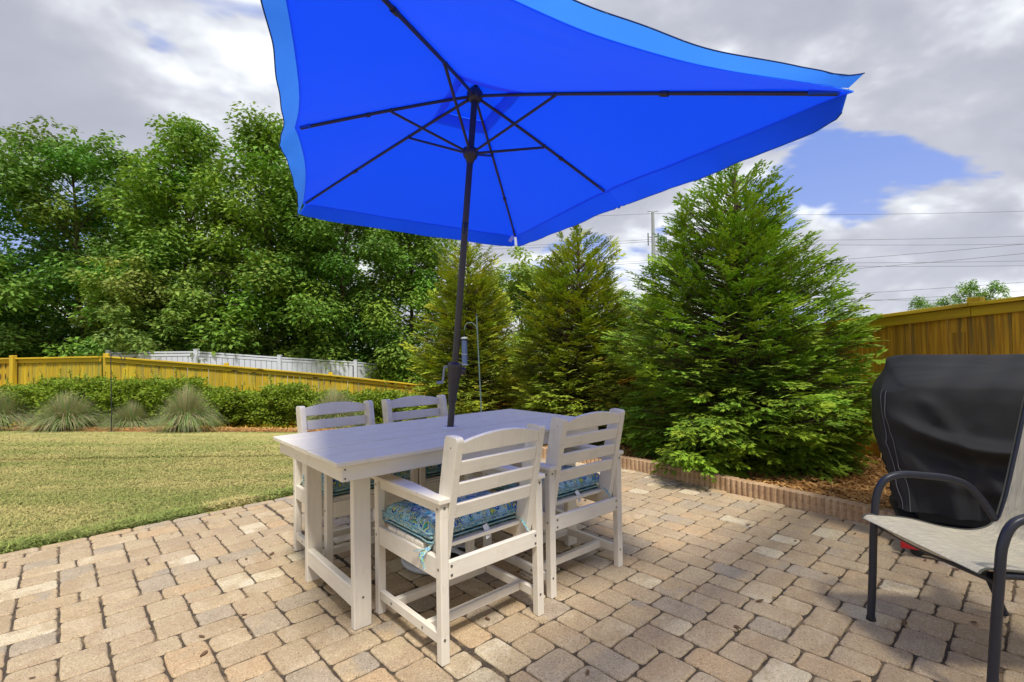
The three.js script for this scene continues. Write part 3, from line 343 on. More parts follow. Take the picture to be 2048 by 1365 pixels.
{
  const chairs = [[[-0.079, 0, -2.128], R(41.9)], [[0.3916, 0, -2.631], R(40.0)], [[-1.17, 0, -3.297], R(40.72 + 180)], [[-0.716, 0, -3.664], R(39.6 + 180)]];
  const cl = ['white armchair on the patio side of the table, beside the table end towards the lawn', 'white armchair on the patio side of the table, nearest the concrete edging', 'white armchair across the table with its back to the ornamental grasses', 'white armchair across the table with its back to the tube bird feeder'];
  const ql = ['paisley cushion on the patio-side armchair next to the lawn end', 'paisley cushion with a white tag on the armchair nearest the edging', 'paisley cushion on the armchair with its back to the grasses', 'paisley cushion on the armchair with its back to the bird feeder'];
  const c0 = makeChair(cl[0]), q0 = makeCushion(ql[0]);
  chairs.forEach(([p, a], i) => { const c = i ? dup(c0, p, a, cl[i]) : c0, q = i ? dup(q0, p, a, ql[i]) : q0; c.position.set(...p); c.rotation.y = a; q.position.set(...p); q.rotation.y = a; });
}
// ------------------------------------------------------------------ market umbrella
{
  const t = thing('market_umbrella', 'large rectangular royal blue market umbrella on a dark pole through the table', 'umbrella', [TX - 0.0703, 0, TZ - 0.0211]);
  const n = V(0.0905, 1, 0.0272).normalize(), ya = R(111.703); let e1 = V(Math.cos(ya), 0, -Math.sin(ya)); e1.addScaledVector(n, -e1.dot(n)).normalize(); const e3 = e1.clone().cross(n);
  t.quaternion.setFromRotationMatrix(new THREE.Matrix4().makeBasis(e1, n, e3));
  const A = 1.59, B = 0.9316, HUB = 2.7415, DC = 0.435, DM = 0.399, RUN = 2.40;
  part('lower_pole', bar(V(0, 0.06, 0), V(0, 1.92, 0), 0.0195, 24), M.pole, t);
  part('upper_pole', bar(V(0, 1.99, 0), V(0, 2.76, 0), 0.0185, 24), M.pole, t);
  part('tilt_joint', bar(V(0, 1.92, 0), V(0, 1.99, 0), 0.0200, 24), M.tiltBlue ?? (M.tiltBlue = std({ color: lin(0.05, 0.05, 0.06), roughness: 0.16, metalness: 0.9 })), t);
  const hs = part('crank_housing', new THREE.LatheGeometry([[0.020, 0.93], [0.026, 0.94], [0.026, 0.985], [0.029, 0.99], [0.038, 1.10], [0.043, 1.14], [0.043, 1.155], [0.032, 1.165], [0.020, 1.166]].map(([x, y]) => new THREE.Vector2(x, y)), 28), M.pole, t);
  // crank handle towards the lawn, round knob opposite
  const side = V(-1, 0, 0.25).applyQuaternion(t.quaternion.clone().invert()).normalize(), ci = (d, y) => V(side.x * d, y, side.z * d);
  part('crank_handle', mergeGeometries([bar(ci(0.03, 1.135), ci(0.062, 1.135), 0.007), bar(ci(0.06, 1.14), ci(0.064, 1.045), 0.0065), bar(ci(0.06, 1.045), ci(0.10, 1.04), 0.0085)]), M.steel, hs);
  part('knob', bar(ci(-0.03, 1.12), ci(-0.062, 1.118), 0.022, 20), M.pole, hs);
  const rp = (s, z) => (q) => { const x = s * A * q, zz = z * B * q; return V(x, HUB - (s ? DC : DM) * Math.pow(q, 1.06), zz); };
  const ribs = [[-1, 1], [0, 1], [1, 1], [1, -1], [0, -1], [-1, -1]];    // right, back middle, back, lawn, lawn middle, near
  part('top_hub', new THREE.LatheGeometry([[0.0, 2.775], [0.03, 2.772], [0.047, 2.75], [0.047, 2.72], [0.036, 2.70], [0.019, 2.698]].map(([x, y]) => new THREE.Vector2(x, y)), 24), M.pole, t);
  part('runner', new THREE.LatheGeometry([[0.02, 2.425], [0.044, 2.42], [0.047, 2.395], [0.04, 2.372], [0.026, 2.355], [0.0195, 2.335]].map(([x, y]) => new THREE.Vector2(x, y)), 24), M.pole, t);
  ribs.forEach(([s, z]) => { const f = rp(s, z), pts = []; for (let k = 0; k <= 8; k++) { const p = f(lerp(0.03, 0.985, k / 8)); p.y -= 0.012; pts.push(p); } const rib = part('rib', tube(pts, 0.0092, 24, 8), M.pole, t);
    const sr = s ? 0.31 : 0.50, m = f(sr); m.y -= 0.022; const d = V(m.x, 0, m.z).normalize(); part('strut', bar(V(d.x * 0.04, 2.405, d.z * 0.04), m, 0.0078, 8), M.pole, t);
    const jn = f(sr); jn.y -= 0.014; part('joint', new THREE.SphereGeometry(0.013, 10, 8).translate(jn.x, jn.y, jn.z), M.pole, rib);
    const c = f(0.62), c2 = f(0.64); c.y -= 0.014; c2.y -= 0.014; part('clip', bar(c, c2, 0.013, 8), M.pole, rib);
    const ea = f(0.935), eb = f(0.988); ea.y -= 0.006; eb.y -= 0.004; part('rib_pocket', bar(ea, eb, 0.015, 8), M.canvas, rib); });
  // canopy panels between neighbouring ribs, then the hanging valance
  const over = 1.012, inner = 0.135;
  const pan = (i) => { const fa = rp(...ribs[i]), fb = rp(...ribs[(i + 1) % 6]), shortSide = ribs[i][0] === ribs[(i + 1) % 6][0]; return (s, q) => { const k = over * q, a = fa(k), b = fb(k), bow = 4 * s * (1 - s), p = a.lerp(b, s), inw = (shortSide ? 0.12 : 0.05) * bow * q * q; const l = Math.hypot(p.x, p.z) || 1; p.x -= p.x / l * inw; p.z -= p.z / l * inw; p.y += 0.006 - (0.030 * q * (1 - 0.55 * q) + (shortSide ? 0.022 : 0.01) * q * q * q) * bow + (0.007 * IN.noise(p.x * 2.4, p.z * 2.4, i) + 0.004 * IN.noise(p.x * 9, p.z * 2.5, i + 4) * q) * bow; return p; }; };
  const crease = (s, q) => { const e = Math.min(s, 1 - s); return 0.009 * Math.exp(-e * 26) * smooth(0.75, 1, q) * Math.sin(e * 160 + q * 22 + 2); };
  for (let i = 0; i < 6; i++) { const f = pan(i); part('canopy_panel', sheet(32, 30, (s, t2) => { const q = lerp(inner, 1, t2), p = f(s, q); return [p.x, p.y + crease(s, q, i), p.z]; }, (s, t2, p) => [p[0], p[2]]), M.canvas, t);
    part('added_canopy_layer', sheet(32, 30, (s, t2) => { const q = lerp(inner, 1, t2), p = f(s, q); return [p.x, p.y + crease(s, q, i) - 0.004, p.z]; }, (s, t2, p) => [p[0], p[2]]), M.canvas, t);  // second cloth layer added to deepen the blue of light coming through
    const gl = i === 0 || i === 3 ? 0.012 : i === 1 || i === 4 ? 0.0 : 0.01, gr = i === 0 || i === 3 ? 0.0 : 0.01;
    const val = sheet(60, 8, (s, t1) => { const t2 = lerp(-0.07, 1, t1); const q = lerp(gl, 1 - gr, s), p = f(q, 1), l = Math.hypot(p.x, p.z), e = Math.min(q, 1 - q), cn = (i === 0 || i === 3 ? q : i === 1 || i === 4 ? 1 - q : e); const wv = (0.004 * Math.sin(q * 13 + i * 2) + 0.003 * Math.sin(q * 29 + i)) * t2 * smooth(0, 0.1, e) + 0.010 * Math.exp(-cn * 16) * Math.sin(cn * 70) * t2, rEnd = i === 5 ? smooth(0.02, 0.25, 1 - q) : 1, fl = i === 5 ? lerp(0.035, 0.105, rEnd) : i < 2 ? 0.10 - 0.13 * Math.exp(-(i ? 9 : q) * 6) : i === 2 ? 0.095 : 0.065; const hh = (i === 5 ? lerp(-0.025, 0.005, rEnd) : i > 2 ? 0.115 : 0.09) + 0.004 * Math.sin(q * 17 + i * 3) * smooth(0, 0.1, e) - 0.02 * Math.exp(-cn * 40); const nx = p.x / l, nz = p.z / l; return [p.x + nx * (fl * t2 + wv), p.y + crease(q, 1, i) - hh * t2, p.z + nz * (fl * t2 + wv)]; }, (s, t2) => [s * 1.5, t2 * 0.15]);
    const vp = part('valance', val, M.canvas, t); if (i < 3) { const lg = val.clone(), lp = lg.attributes.position, ln = val.attributes.normal; for (let k = 0; k < lp.count; k++) { const x = lp.getX(k), z = lp.getZ(k), l = Math.hypot(x, z); lp.setXYZ(k, x - x / l * 0.004, lp.getY(k) - 0.003, z - z / l * 0.004); } part('added_layer', lg, M.canvas, vp); } const pos = val.attributes.position, hem = []; for (let k = 0; k <= 60; k++) hem.push(V(pos.getX(8 * 61 + k), pos.getY(8 * 61 + k), pos.getZ(8 * 61 + k))); part('hem', tube(hem, 0.0022, 60, 5), M.piping, vp); }  // far-side valances get an added inner layer to match the deepened canopy
  // wind vent: a small upper canopy held above the opening
  part('vent_canopy', mergeGeometries([0, 1, 2, 3, 4, 5].map((i) => { const f = pan(i); return sheet(10, 6, (s, t2) => { const q = lerp(0.01, 0.195, t2), p = f(s, q); return [p.x, p.y + 0.05 - 0.03 * t2, p.z]; }, (s, t2, p) => [p[0], p[2]]); })), M.canvas, t);
  part('added_vent_layer', mergeGeometries([0, 1, 2, 3, 4, 5].map((i) => { const f = pan(i); return sheet(10, 6, (s, t2) => { const p = f(s, lerp(0.01, 0.15, t2)); return [p.x, p.y + 0.044 - 0.024 * t2, p.z]; }, (s, t2, p) => [p[0], p[2]]); })), M.canvas, t);  // added under-layer that dims the light through the vent cloth
  part('finial', moved(new THREE.SphereGeometry(0.03, 16, 12), 0, 2.815, 0), M.pole, t);
  const lp = rp(1, 1)(0.97); part('care_tag', moved(chamferBox(0.05, 0.06, 0.002, 0.0005), lp.x, lp.y - 0.06, lp.z - 0.03, 0.3, 0.4, 0.3), M.tagWhite, t);
}
// ------------------------------------------------------------------ sling patio chair
{
  const t = thing('sling_chair', 'beige sling patio chair with a dark metal tube frame beside the grill', 'chair', [1.60, 0, -1.95], R(0));
  const hw = 0.285, tr = 0.0155, oval = (g) => g;
  for (const s of [-1, 1]) { const z = s * hw;   // front leg up, over the arm and down to the seat rail
    part('arm_frame', tube([V(-0.02, 0.012, z * 0.97), V(-0.005, 0.20, z * 0.98), V(0.012, 0.42, z), V(0.03, 0.555, z), V(0.065, 0.617, z), V(0.13, 0.640, z), V(0.26, 0.632, z), V(0.36, 0.618, z), V(0.44, 0.585, z), V(0.50, 0.52, z), V(0.55, 0.435, z * 0.97)], tr, 90, 12), M.frame, t);
    part('seat_rail', tube([V(0.0, 0.442, z * 0.93), V(0.15, 0.430, z * 0.93), V(0.32, 0.39, z * 0.93), V(0.46, 0.375, z * 0.93), V(0.535, 0.40, z * 0.93), V(0.58, 0.50, z * 0.93), V(0.64, 0.72, z * 0.93), V(0.71, 1.0, z * 0.93)], 0.0125, 80, 10), M.frame, t);
    part('rear_leg', tube([V(0.40, 0.385, z * 0.96), V(0.50, 0.2, z * 0.98), V(0.585, 0.012, z * 0.99)], 0.0135, 24, 10), M.frame, t);
    part('glide', moved(new THREE.CylinderGeometry(0.018, 0.019, 0.014, 14), -0.02, 0.008, z * 0.97), M.black, t); }
  part('cross_bar', tube([V(0.02, 0.422, -hw * 0.93), V(0.02, 0.412, 0), V(0.02, 0.422, hw * 0.93)], 0.0125, 20, 10), M.frame, t);
  part('cross_bar', tube([V(0.42, 0.345, -hw * 0.95), V(0.42, 0.34, 0), V(0.42, 0.345, hw * 0.95)], 0.011, 20, 10), M.frame, t);
  part('cross_bar', tube([V(0.71, 1.0, -hw * 0.93), V(0.725, 1.02, 0), V(0.71, 1.0, hw * 0.93)], 0.0125, 20, 10), M.frame, t);
  const prof = new THREE.CatmullRomCurve3([V(-0.045, 0.452, 0), V(-0.03, 0.465, 0), V(0.03, 0.462, 0), V(0.16, 0.446, 0), V(0.32, 0.405, 0), V(0.45, 0.392, 0), V(0.53, 0.418, 0), V(0.572, 0.505, 0), V(0.632, 0.72, 0), V(0.70, 0.99, 0)], false, 'centripetal');
  const half = (sgn) => sheet(28, 80, (s, u) => { const p = prof.getPoint(u), z = s * 2 - 1, sag = (1 - z * z) * 0.028 * (u < 0.55 ? 1 : 0.7); return [p.x + (u > 0.62 ? sag * 0.7 : -0.0), p.y - (u < 0.66 ? sag * smooth(0, 0.1, u) : 0) + sgn * 0.0012, z * hw * 0.965]; }, (s, u) => [s * 0.55, u * 1.3]);
  part('sling', mergeGeometries([half(1), half(-1)]), M.sling, t);
  for (const s of [-1, 1]) part('sling_welt', tube(prof.getPoints(40).map((p) => V(p.x, p.y + 0.001, s * hw * 0.968)), 0.0042, 90, 7), M.slingEdge, t);
}
// ------------------------------------------------------------------ covered grill
{
  const GX = 2.27, GZ = -3.05, ga = R(-31.7), fx = Math.cos(ga), fz = -Math.sin(ga), bx = -fz * -1, bz = 0;
  const W = 1.36, Dp = 0.66, cx = GX + fx * W / 2 + Math.sin(-ga) * Dp / 2 * 1, cz = GZ + fz * W / 2 - Math.cos(ga) * Dp / 2;
  const cart = thing('gas_grill', 'lower cart of the covered grill with red panel and small casters', 'grill', [cx, 0, cz], ga);
  part('bottom_shelf', moved(chamferBox(W * 0.88, 0.045, Dp + 0.12, 0.006), 0, 0.125, 0.07), M.black, cart);
  part('front_panel', moved(chamferBox(W * 0.92, 0.055, 0.02, 0.004), 0, 0.075, Dp * 0.5 + 0.15), M.red, cart);
  part('cabinet', moved(chamferBox(W * 0.74, 0.72, Dp * 0.70, 0.01), 0, 0.50, 0), M.black, cart);
  part('hood', moved(chamferBox(W * 0.66, 0.20, Dp * 0.52, 0.06), 0, 0.86, -0.06), M.black, cart);
  for (const s of [-1, 1]) part('side_shelf', moved(chamferBox(0.2, 0.04, Dp * 0.66, 0.01), s * W * 0.40, 0.86, 0), M.black, cart);
  for (const s of [-1, 1]) for (const e of [-1, 1]) { const c = part('caster', moved(new THREE.CylinderGeometry(0.034, 0.034, 0.022, 20), s * W * 0.40, 0.035, e * Dp * 0.36 + (e > 0 ? 0.2 : 0), Math.PI / 2, 0, 0.5), M.black, cart); part('fork', moved(chamferBox(0.03, 0.05, 0.034, 0.004), s * W * 0.40, 0.068, e * Dp * 0.36 + (e > 0 ? 0.2 : 0)), M.steel, c); }
  const cov = thing('grill_cover', 'black fabric cover draped in heavy folds over the grill', 'grill cover', [cx, 0, cz], ga);
  // perimeter of a rounded rectangle
  const per = []; { const X = W / 2, Z = Dp / 2, r = 0.07, nS = 44, nD = 26, nC = 7; const arc = (ox, oz, a0) => { for (let k = 0; k < nC; k++) { const a = a0 + k / nC * Math.PI / 2; per.push([ox + r * Math.cos(a), oz + r * Math.sin(a), Math.cos(a), Math.sin(a)]); } };
    for (let k = 0; k < nD; k++) per.push([X, lerp(-Z + r, Z - r, k / nD), 1, 0]); arc(X - r, Z - r, 0); for (let k = 0; k < nS; k++) per.push([lerp(X - r, -X + r, k / nS), Z, 0, 1]); arc(-X + r, Z - r, Math.PI / 2); for (let k = 0; k < nD; k++) per.push([-X, lerp(Z - r, -Z + r, k / nD), -1, 0]); arc(-X + r, -Z + r, Math.PI); for (let k = 0; k < nS; k++) per.push([lerp(-X + r, X - r, k / nS), -Z, 0, -1]); arc(X - r, -Z + r, Math.PI * 1.5); }
  const n = per.length, rows = 58, topY = (z) => lerp(1.165, 0.985, clamp((z / Dp + 0.5) * 1.0)), hemY = 0.215;
  const P = [], U = [], I = [];
  const fold = (x, z, nx, nz, y, i) => { const t = clamp((1.0 - y) / 0.8), p = i / n; let d = 0.010 * IN.noise(p * 24, y * 2.2, 1.3) * (0.4 + t) + 0.024 * t * IN.noise(p * 46, y * 1.3, 4.2) + 0.012 * IN.noise(p * 90, y * 5, 7.7) * t;
    if (nz > 0.5) { const a = x + 0.12, sw = Math.hypot(a * 0.72, y - 1.12), rg = (c, w, h) => h * Math.exp(-(((sw - c) / w) ** 2)); d += (rg(0.50, 0.035, 0.075) - rg(0.60, 0.05, 0.05) + rg(0.74, 0.04, 0.02)) * smooth(0.66, 0.2, Math.abs(a)) + 0.030 * Math.exp(-(((a + 0.34 - (0.9 - y) * 0.55) / 0.05) ** 2)) * smooth(1.0, 0.85, y); }
    d += 0.030 * t * Math.pow(1 - Math.min(1, 1.6 * Math.abs(IN.noise(p * 34 + y * 2.5, y * 2.0 - p * 9, 9.1))), 4); if (nz > 0.5) d += 0.022 * Math.sin(x * 17 + 1 + y * 4) * smooth(0.55, 0.28, y); if (nx < -0.5) d += 0.026 * Math.sin(z * 26 + y * 3) * smooth(0.9, 0.45, y);
    return d; };
  for (let j = 0; j <= rows; j++) for (let i = 0; i < n; i++) { const [x, z, nx, nz] = per[i]; const t = j / rows; let px, py, pz, sx, off;
    if (j <= 10) { const q = j / 10, k = Math.sin(q * Math.PI / 2); sx = lerp(0.0004, 0.885, k); const tx = x * sx, tz = z * lerp(0.0004, 0.97, k); px = tx; pz = tz; py = topY(pz) - 0.035 * Math.pow(q, 5) + 0.006 * IN.noise(px * 5, pz * 6, 0) + 0.006 * Math.pow(1 - Math.abs(IN.noise(px * 3 + pz * 2, pz * 4, 3)), 6); }
    else { const q = (j - 10) / (rows - 10), y0 = topY(z * 0.97) - 0.035, y = lerp(y0, hemY + 0.012 * IN.noise(i * 0.13, 2, 2), q); const bul = smooth(1.1, 0.90, y) * smooth(0.25, 0.86, y); sx = 0.885 + 0.125 * bul - 0.05 * smooth(0.6, 0.22, y); const zk = 0.97 + 0.035 * smooth(0.98, 0.88, y) - 0.06 * smooth(0.7, 0.22, y); const d = fold(x, z, nx, nz, y, i) * smooth(0, 0.12, q); px = x * sx + nx * d; pz = z * zk + nz * d; py = y; }
    P.push(px, py, pz); U.push(i / n * 4, t * 1.2); }
  for (let j = 0; j < rows; j++) for (let i = 0; i < n; i++) { const a = j * n + i, b = j * n + (i + 1) % n, c = a + n, d = b + n; I.push(a, b, c, b, d, c); }
  const g = new THREE.BufferGeometry(); g.setAttribute('position', new THREE.Float32BufferAttribute(P, 3)); g.setAttribute('uv', new THREE.Float32BufferAttribute(U, 2)); g.setIndex(I); g.computeVertexNormals(); part('fabric', g, M.cover, cov);
  for (const [i0, dx] of [[26 + 7 + 44 + 3, 0.004], [26 + 7 + 44 + 5, 0.004]]) { const l = []; for (let j = 11; j <= rows; j += 1) { const k = (j * n + i0) * 3, [, , nx, nz] = per[i0]; l.push(V(P[k] + nx * dx, P[k + 1], P[k + 2] + nz * dx)); } part('seam', tube(l, 0.0016, 90, 4), M.stitch, cov); }
}
// ------------------------------------------------------------------ fences
const bend = (pts) => { const c = [0]; for (let i = 1; i < pts.length; i++) c.push(c[i - 1] + Math.hypot(pts[i][0] - pts[i - 1][0], pts[i][1] - pts[i - 1][1])); return { L: c.at(-1), at: (d) => { let i = 1; while (i < pts.length - 1 && c[i] < d) i++; const t = (d - c[i - 1]) / (c[i] - c[i - 1]); return [0, 1, 2].map((k) => lerp(pts[i - 1][k], pts[i][k], t)); } }; };
function woodFence(label, pts, { mats, seed, bay = 2.35, board = 0.142, height = 1.56, postsInFront = false, first = 0 }) {
  const t = thing('wooden_fence', label, 'fence'), p = bend(pts), r = rng(seed), variants = []; for (let k = 0; k < 6; k++) variants.push(chamferBox(board - 0.005, height, 0.018, 0.002, k * 0.23 + seed, k * 0.41));
  const put = (name, w, h, d, dist, len, dy, off, mat, c = 0.003) => { const a = p.at(Math.max(0, dist - len / 2)), b = p.at(Math.min(p.L, dist + len / 2)), dx = b[0] - a[0], dz = b[1] - a[1], hl = Math.hypot(dx, dz), nx = -dz / hl, nz = dx / hl; const s = (nx * -a[0] + nz * -a[1]) > 0 ? 1 : -1; const m = part(name, chamferBox(w ?? Math.hypot(hl, b[2] - a[2]) - 0.003, h, d, c, r() * 3, r() * 3), mat, t); m.position.set((a[0] + b[0]) / 2 + nx * s * off, (a[2] + b[2]) / 2 + dy, (a[1] + b[1]) / 2 + nz * s * off); m.rotation.set(0, Math.atan2(-dz, dx), Math.atan2(b[2] - a[2], hl), 'YXZ'); return m; };
  for (let d = board / 2; d < p.L; d += board) { const a = p.at(d), b = p.at(Math.min(p.L, d + 0.05)), m = part('picket', variants[Math.floor(r() * 6)], mats[Math.floor(r() * mats.length)], t); m.position.set(a[0], a[2] - height / 2 - 0.028, a[1]); m.rotation.set((r() - 0.5) * 0.012, Math.atan2(-(b[1] - a[1]), b[0] - a[0]), (r() - 0.5) * 0.008, 'YXZ'); }
  for (let d = first; d < p.L - 0.2; d += bay) { const len = Math.min(bay, p.L - d); put('top_rail', null, 0.088, 0.036, d + len / 2, len, -0.073, 0.0285, M.rail); put('lower_rail', null, 0.088, 0.036, d + len / 2, len, -height * 0.80, 0.0285, M.rail); put('cap_board', null, 0.034, 0.135, d + len / 2, len, -0.009, 0.03, M.rail); }
  for (let d = first; d < p.L + (postsInFront ? -0.3 : 0.1); d += bay) { const a = p.at(Math.min(d, p.L)); const po = part('post', chamferBox(0.1, height + 0.06, 0.1, 0.008, r(), r()), M.rail, t), b = p.at(Math.min(p.L, d + 0.1)), b0 = p.at(Math.max(0, d - 0.1)), dx = b[0] - b0[0], dz = b[1] - b0[1], hl = Math.hypot(dx, dz); let nx = -dz / hl, nz = dx / hl; const s = (nx * -a[0] + nz * -a[1]) > 0 ? 1 : -1, off = postsInFront ? 0.10 : -0.062; po.position.set(a[0] + nx * s * off, a[2] - height / 2 + 0.034, a[1] + nz * s * off); po.rotation.y = Math.atan2(-dz, dx); }
  return t;
}
woodFence('golden stained picket fence with square posts, level top, behind the hedge', [[-17.4, -12.4, 1.20], [-9.1, -11.0, 1.236]], { mats: M.fence, seed: 3, bay: 2.28, postsInFront: true, first: 1.55 });
woodFence('golden stained picket fence running downhill behind the hedge to the evergreens', [[-9.05, -11.0, 1.236], [-5.5, -12.4, 0.80], [-2.5, -13.6, 0.32], [-0.95, -14.4, 0.16]], { mats: M.fence, seed: 4 });
woodFence('weathered picket fence rising behind the grill and evergreens', [[-0.9, -14.5, 0.2], [1.2, -10.53, 0.80], [2.16, -8.7, 1.21], [3.7, -5.8, 1.485], [4.4, -4.25, 1.615], [5.5, -2.1, 1.76]], { mats: M.fenceOld, seed: 5, board: 0.155, height: 1.62, first: 1.52, bay: 2.42 });
{ // white vinyl fence beyond
  const t = thing('vinyl_fence', 'white vinyl fence with capped posts beyond the wooden fence', 'fence'), p = bend([[-12.4, -15.2, 1.34], [-9.9, -15.5, 1.33], [-7.76, -16.5, 1.10], [-5.7, -18.0, 0.88], [-4.12, -20.0, 0.56], [-2.2, -23.4, -0.1]]), r = rng(9), marks = [0, 2.52, 4.88, 7.43, 9.98, 13.9];
  const pg = chamferBox(0.148, 1.25, 0.02, 0.003), po = mergeGeometries([moved(chamferBox(0.12, 1.55, 0.12, 0.006), 0, -0.705, 0), moved(chamferBox(0.14, 0.025, 0.14, 0.01), 0, 0.08, 0)]);
  const cum = [[-12.4, -15.2, 1.34], [-9.9, -15.5, 1.33], [-7.76, -16.5, 1.10], [-5.7, -18.0, 0.88], [-4.12, -20.0, 0.56], [-2.2, -23.4, -0.1]];
  for (const a of cum) { const m = part('post', po, M.vinyl, t); m.position.set(a[0], a[2], a[1]); }
  for (let i = 0; i < cum.length - 1; i++) { const a = cum[i], b = cum[i + 1], dx = b[0] - a[0], dz = b[1] - a[1], hl = Math.hypot(dx, dz), ry = Math.atan2(-dz, dx), rz = Math.atan2(b[2] - a[2], hl); for (const [dy, h, d] of [[0.0, 0.05, 0.06], [-0.085, 0.075, 0.05], [-1.28, 0.12, 0.05]]) { const m = part(dy ? 'rail' : 'top_rail', chamferBox(Math.hypot(hl, b[2] - a[2]) - 0.12, h, d, 0.004), M.vinyl, t); m.position.set((a[0] + b[0]) / 2, (a[2] + b[2]) / 2 + dy, (a[1] + b[1]) / 2); m.rotation.set(0, ry, rz, 'YXZ'); } const np = Math.floor((hl - 0.14) / 0.158); for (let k = 0; k < np; k++) { const q = (0.07 + 0.079 + k * 0.158) / hl, m = part('picket', pg, M.vinyl, t); m.position.set(lerp(a[0], b[0], q), lerp(a[2], b[2], q) - 0.69, lerp(a[1], b[1], q)); m.rotation.y = ry; } }
}
// ------------------------------------------------------------------ foliage builders
class Leaves {
  constructor() { this.P = []; this.C = []; this.I = []; }
  leaf(x, y, z, dx, dy, dz, nx, ny, nz, len, wid, c) { // diamond blade from a base point along d, flat across n
    let sx = dy * nz - dz * ny, sy = dz * nx - dx * nz, sz = dx * ny - dy * nx; const l = Math.hypot(sx, sy, sz) || 1; sx /= l; sy /= l; sz /= l; const b = this.P.length / 3, h = len * 0.45, w = wid / 2, u = wid * 0.18;
    this.P.push(x, y, z, x + dx * h + sx * w + nx * u, y + dy * h + sy * w + ny * u, z + dz * h + sz * w + nz * u, x + dx * len, y + dy * len, z + dz * len, x + dx * h - sx * w + nx * u, y + dy * h - sy * w + ny * u, z + dz * h - sz * w + nz * u); for (let k = 0; k < 4; k++) this.C.push(c[0], c[1], c[2]); this.I.push(b, b + 1, b + 2, b, b + 2, b + 3);
  }
  geo() { const g = new THREE.BufferGeometry(); g.setAttribute('position', new THREE.Float32BufferAttribute(this.P, 3)); g.setAttribute('color', new THREE.Float32BufferAttribute(this.C, 3)); g.setIndex(this.I); g.computeVertexNormals(); return g; }
}
const rdir = (r) => { const y = r() * 2 - 1, a = r() * 6.2832, q = Math.sqrt(1 - y * y); return [q * Math.cos(a), y, q * Math.sin(a)]; };
const unit = (a) => { const l = Math.hypot(...a) || 1; return [a[0] / l, a[1] / l, a[2] / l]; };
const GREEN = (r, base, spread = 0.3) => { const k = 1 + (r() - 0.5) * 2 * spread, w = (r() - 0.5) * 0.25; return [base[0] * k * (1 + w), base[1] * k, base[2] * k * (1 - w)]; };
// broadleaf tree: trunk, limbs and flattened leaf clumps at the limb ends
function makeTree(name, label, group, seed, { H, RX, crown = 0.08, leaf = 0.165, per = 215, limbs = 62, base, shape = (t) => Math.sqrt(Math.sin(Math.PI * clamp(0.12 + 0.86 * t))), cl = 0.84, trunkR = 0.13 }) {
  const t = thing(name, label, 'tree', [0, 0, 0], 0, group), r = rng(seed), L = new Leaves(), wood = [], tr = []; let bx = 0, bz = 0;
  for (let k = 0; k <= 9; k++) { tr.push(V(bx, k / 9 * H * 0.93, bz)); bx += (r() - 0.5) * 0.22; bz += (r() - 0.5) * 0.22; } wood.push(taperTube(tr, trunkR, 0.02, 8)); const tp = new THREE.CatmullRomCurve3(tr);
  const clump = (c, s, tone) => { const n = Math.round(per * s * s / (cl * cl)); for (let i = 0; i < n; i++) { const d = rdir(r), q = Math.pow(r(), 0.42) * s, x = c.x + d[0] * q, y = c.y + d[1] * q * 0.62, z = c.z + d[2] * q; const out = unit([d[0] + (r() - 0.5) * 1.2, -0.35 + (r() - 0.5) * 0.9, d[2] + (r() - 0.5) * 1.2]), nn = unit([(r() - 0.5) * 1.1, 1, (r() - 0.5) * 1.1]); const g = GREEN(r, base, 0.28); L.leaf(x, y, z, ...out, ...nn, leaf * (0.7 + 0.6 * r()), leaf * (0.5 + 0.3 * r()), [g[0] * tone[0], g[1] * tone[1], g[2]]); } };
  for (let i = 0; i < limbs; i++) { const f = crown + (1 - crown) * (i + 0.5) / limbs, a0 = tp.getPoint(clamp(f * 0.98)), az = i * 2.39996 + r() * 0.8, ext = RX * shape((f - crown) / (1 - crown)) * (0.72 + 0.5 * r()), up = lerp(0.25, 0.95, f) + (r() - 0.5) * 0.3; const e = V(a0.x + Math.cos(az) * ext, a0.y + ext * up * 0.42 + 0.2 * r(), a0.z + Math.sin(az) * ext), m = a0.clone().lerp(e, 0.5); m.y += 0.12 * ext; const cv = new THREE.CatmullRomCurve3([a0, m, e]); wood.push(taperTube(cv.getPoints(5), trunkR * 0.34 * (1.1 - f * 0.6), 0.012, 5));
    const tone = [0.85 + r() * 0.4, 0.88 + r() * 0.26]; const nC = Math.max(2, Math.round(ext / 0.55)); for (let k = 0; k < nC; k++) { const q = lerp(0.42, 1.02, (k + r() * 0.6) / nC), p = cv.getPoint(clamp(q)); const s = cl * (0.65 + 0.6 * r()) * lerp(1, 0.75, f); p.x += (r() - 0.5) * 0.7; p.y += (r() - 0.4) * 0.5; p.z += (r() - 0.5) * 0.7; clump(p, s, tone); if (r() < 0.45) { p.y += 0.35 + 0.4 * r(); p.x += (r() - 0.5) * 0.5; clump(p, s * 0.6, [tone[0] * 1.1, tone[1] * 1.06]); } } }
  for (let k = 0; k < 7; k++) { const p = tp.getPoint(0.86 + 0.14 * r()); p.x += (r() - 0.5) * 0.9; p.z += (r() - 0.5) * 0.9; p.y += r() * 0.06 * H; clump(p, cl * (0.45 + 0.35 * r()), [1.05, 1.05]); }
  part('trunk', mergeGeometries(wood), M.bark, t); part('crown', L.geo(), M.leaf, t); return t;
}
const at = (px, D) => [(px - 1024) / 989.6 * D, -D];
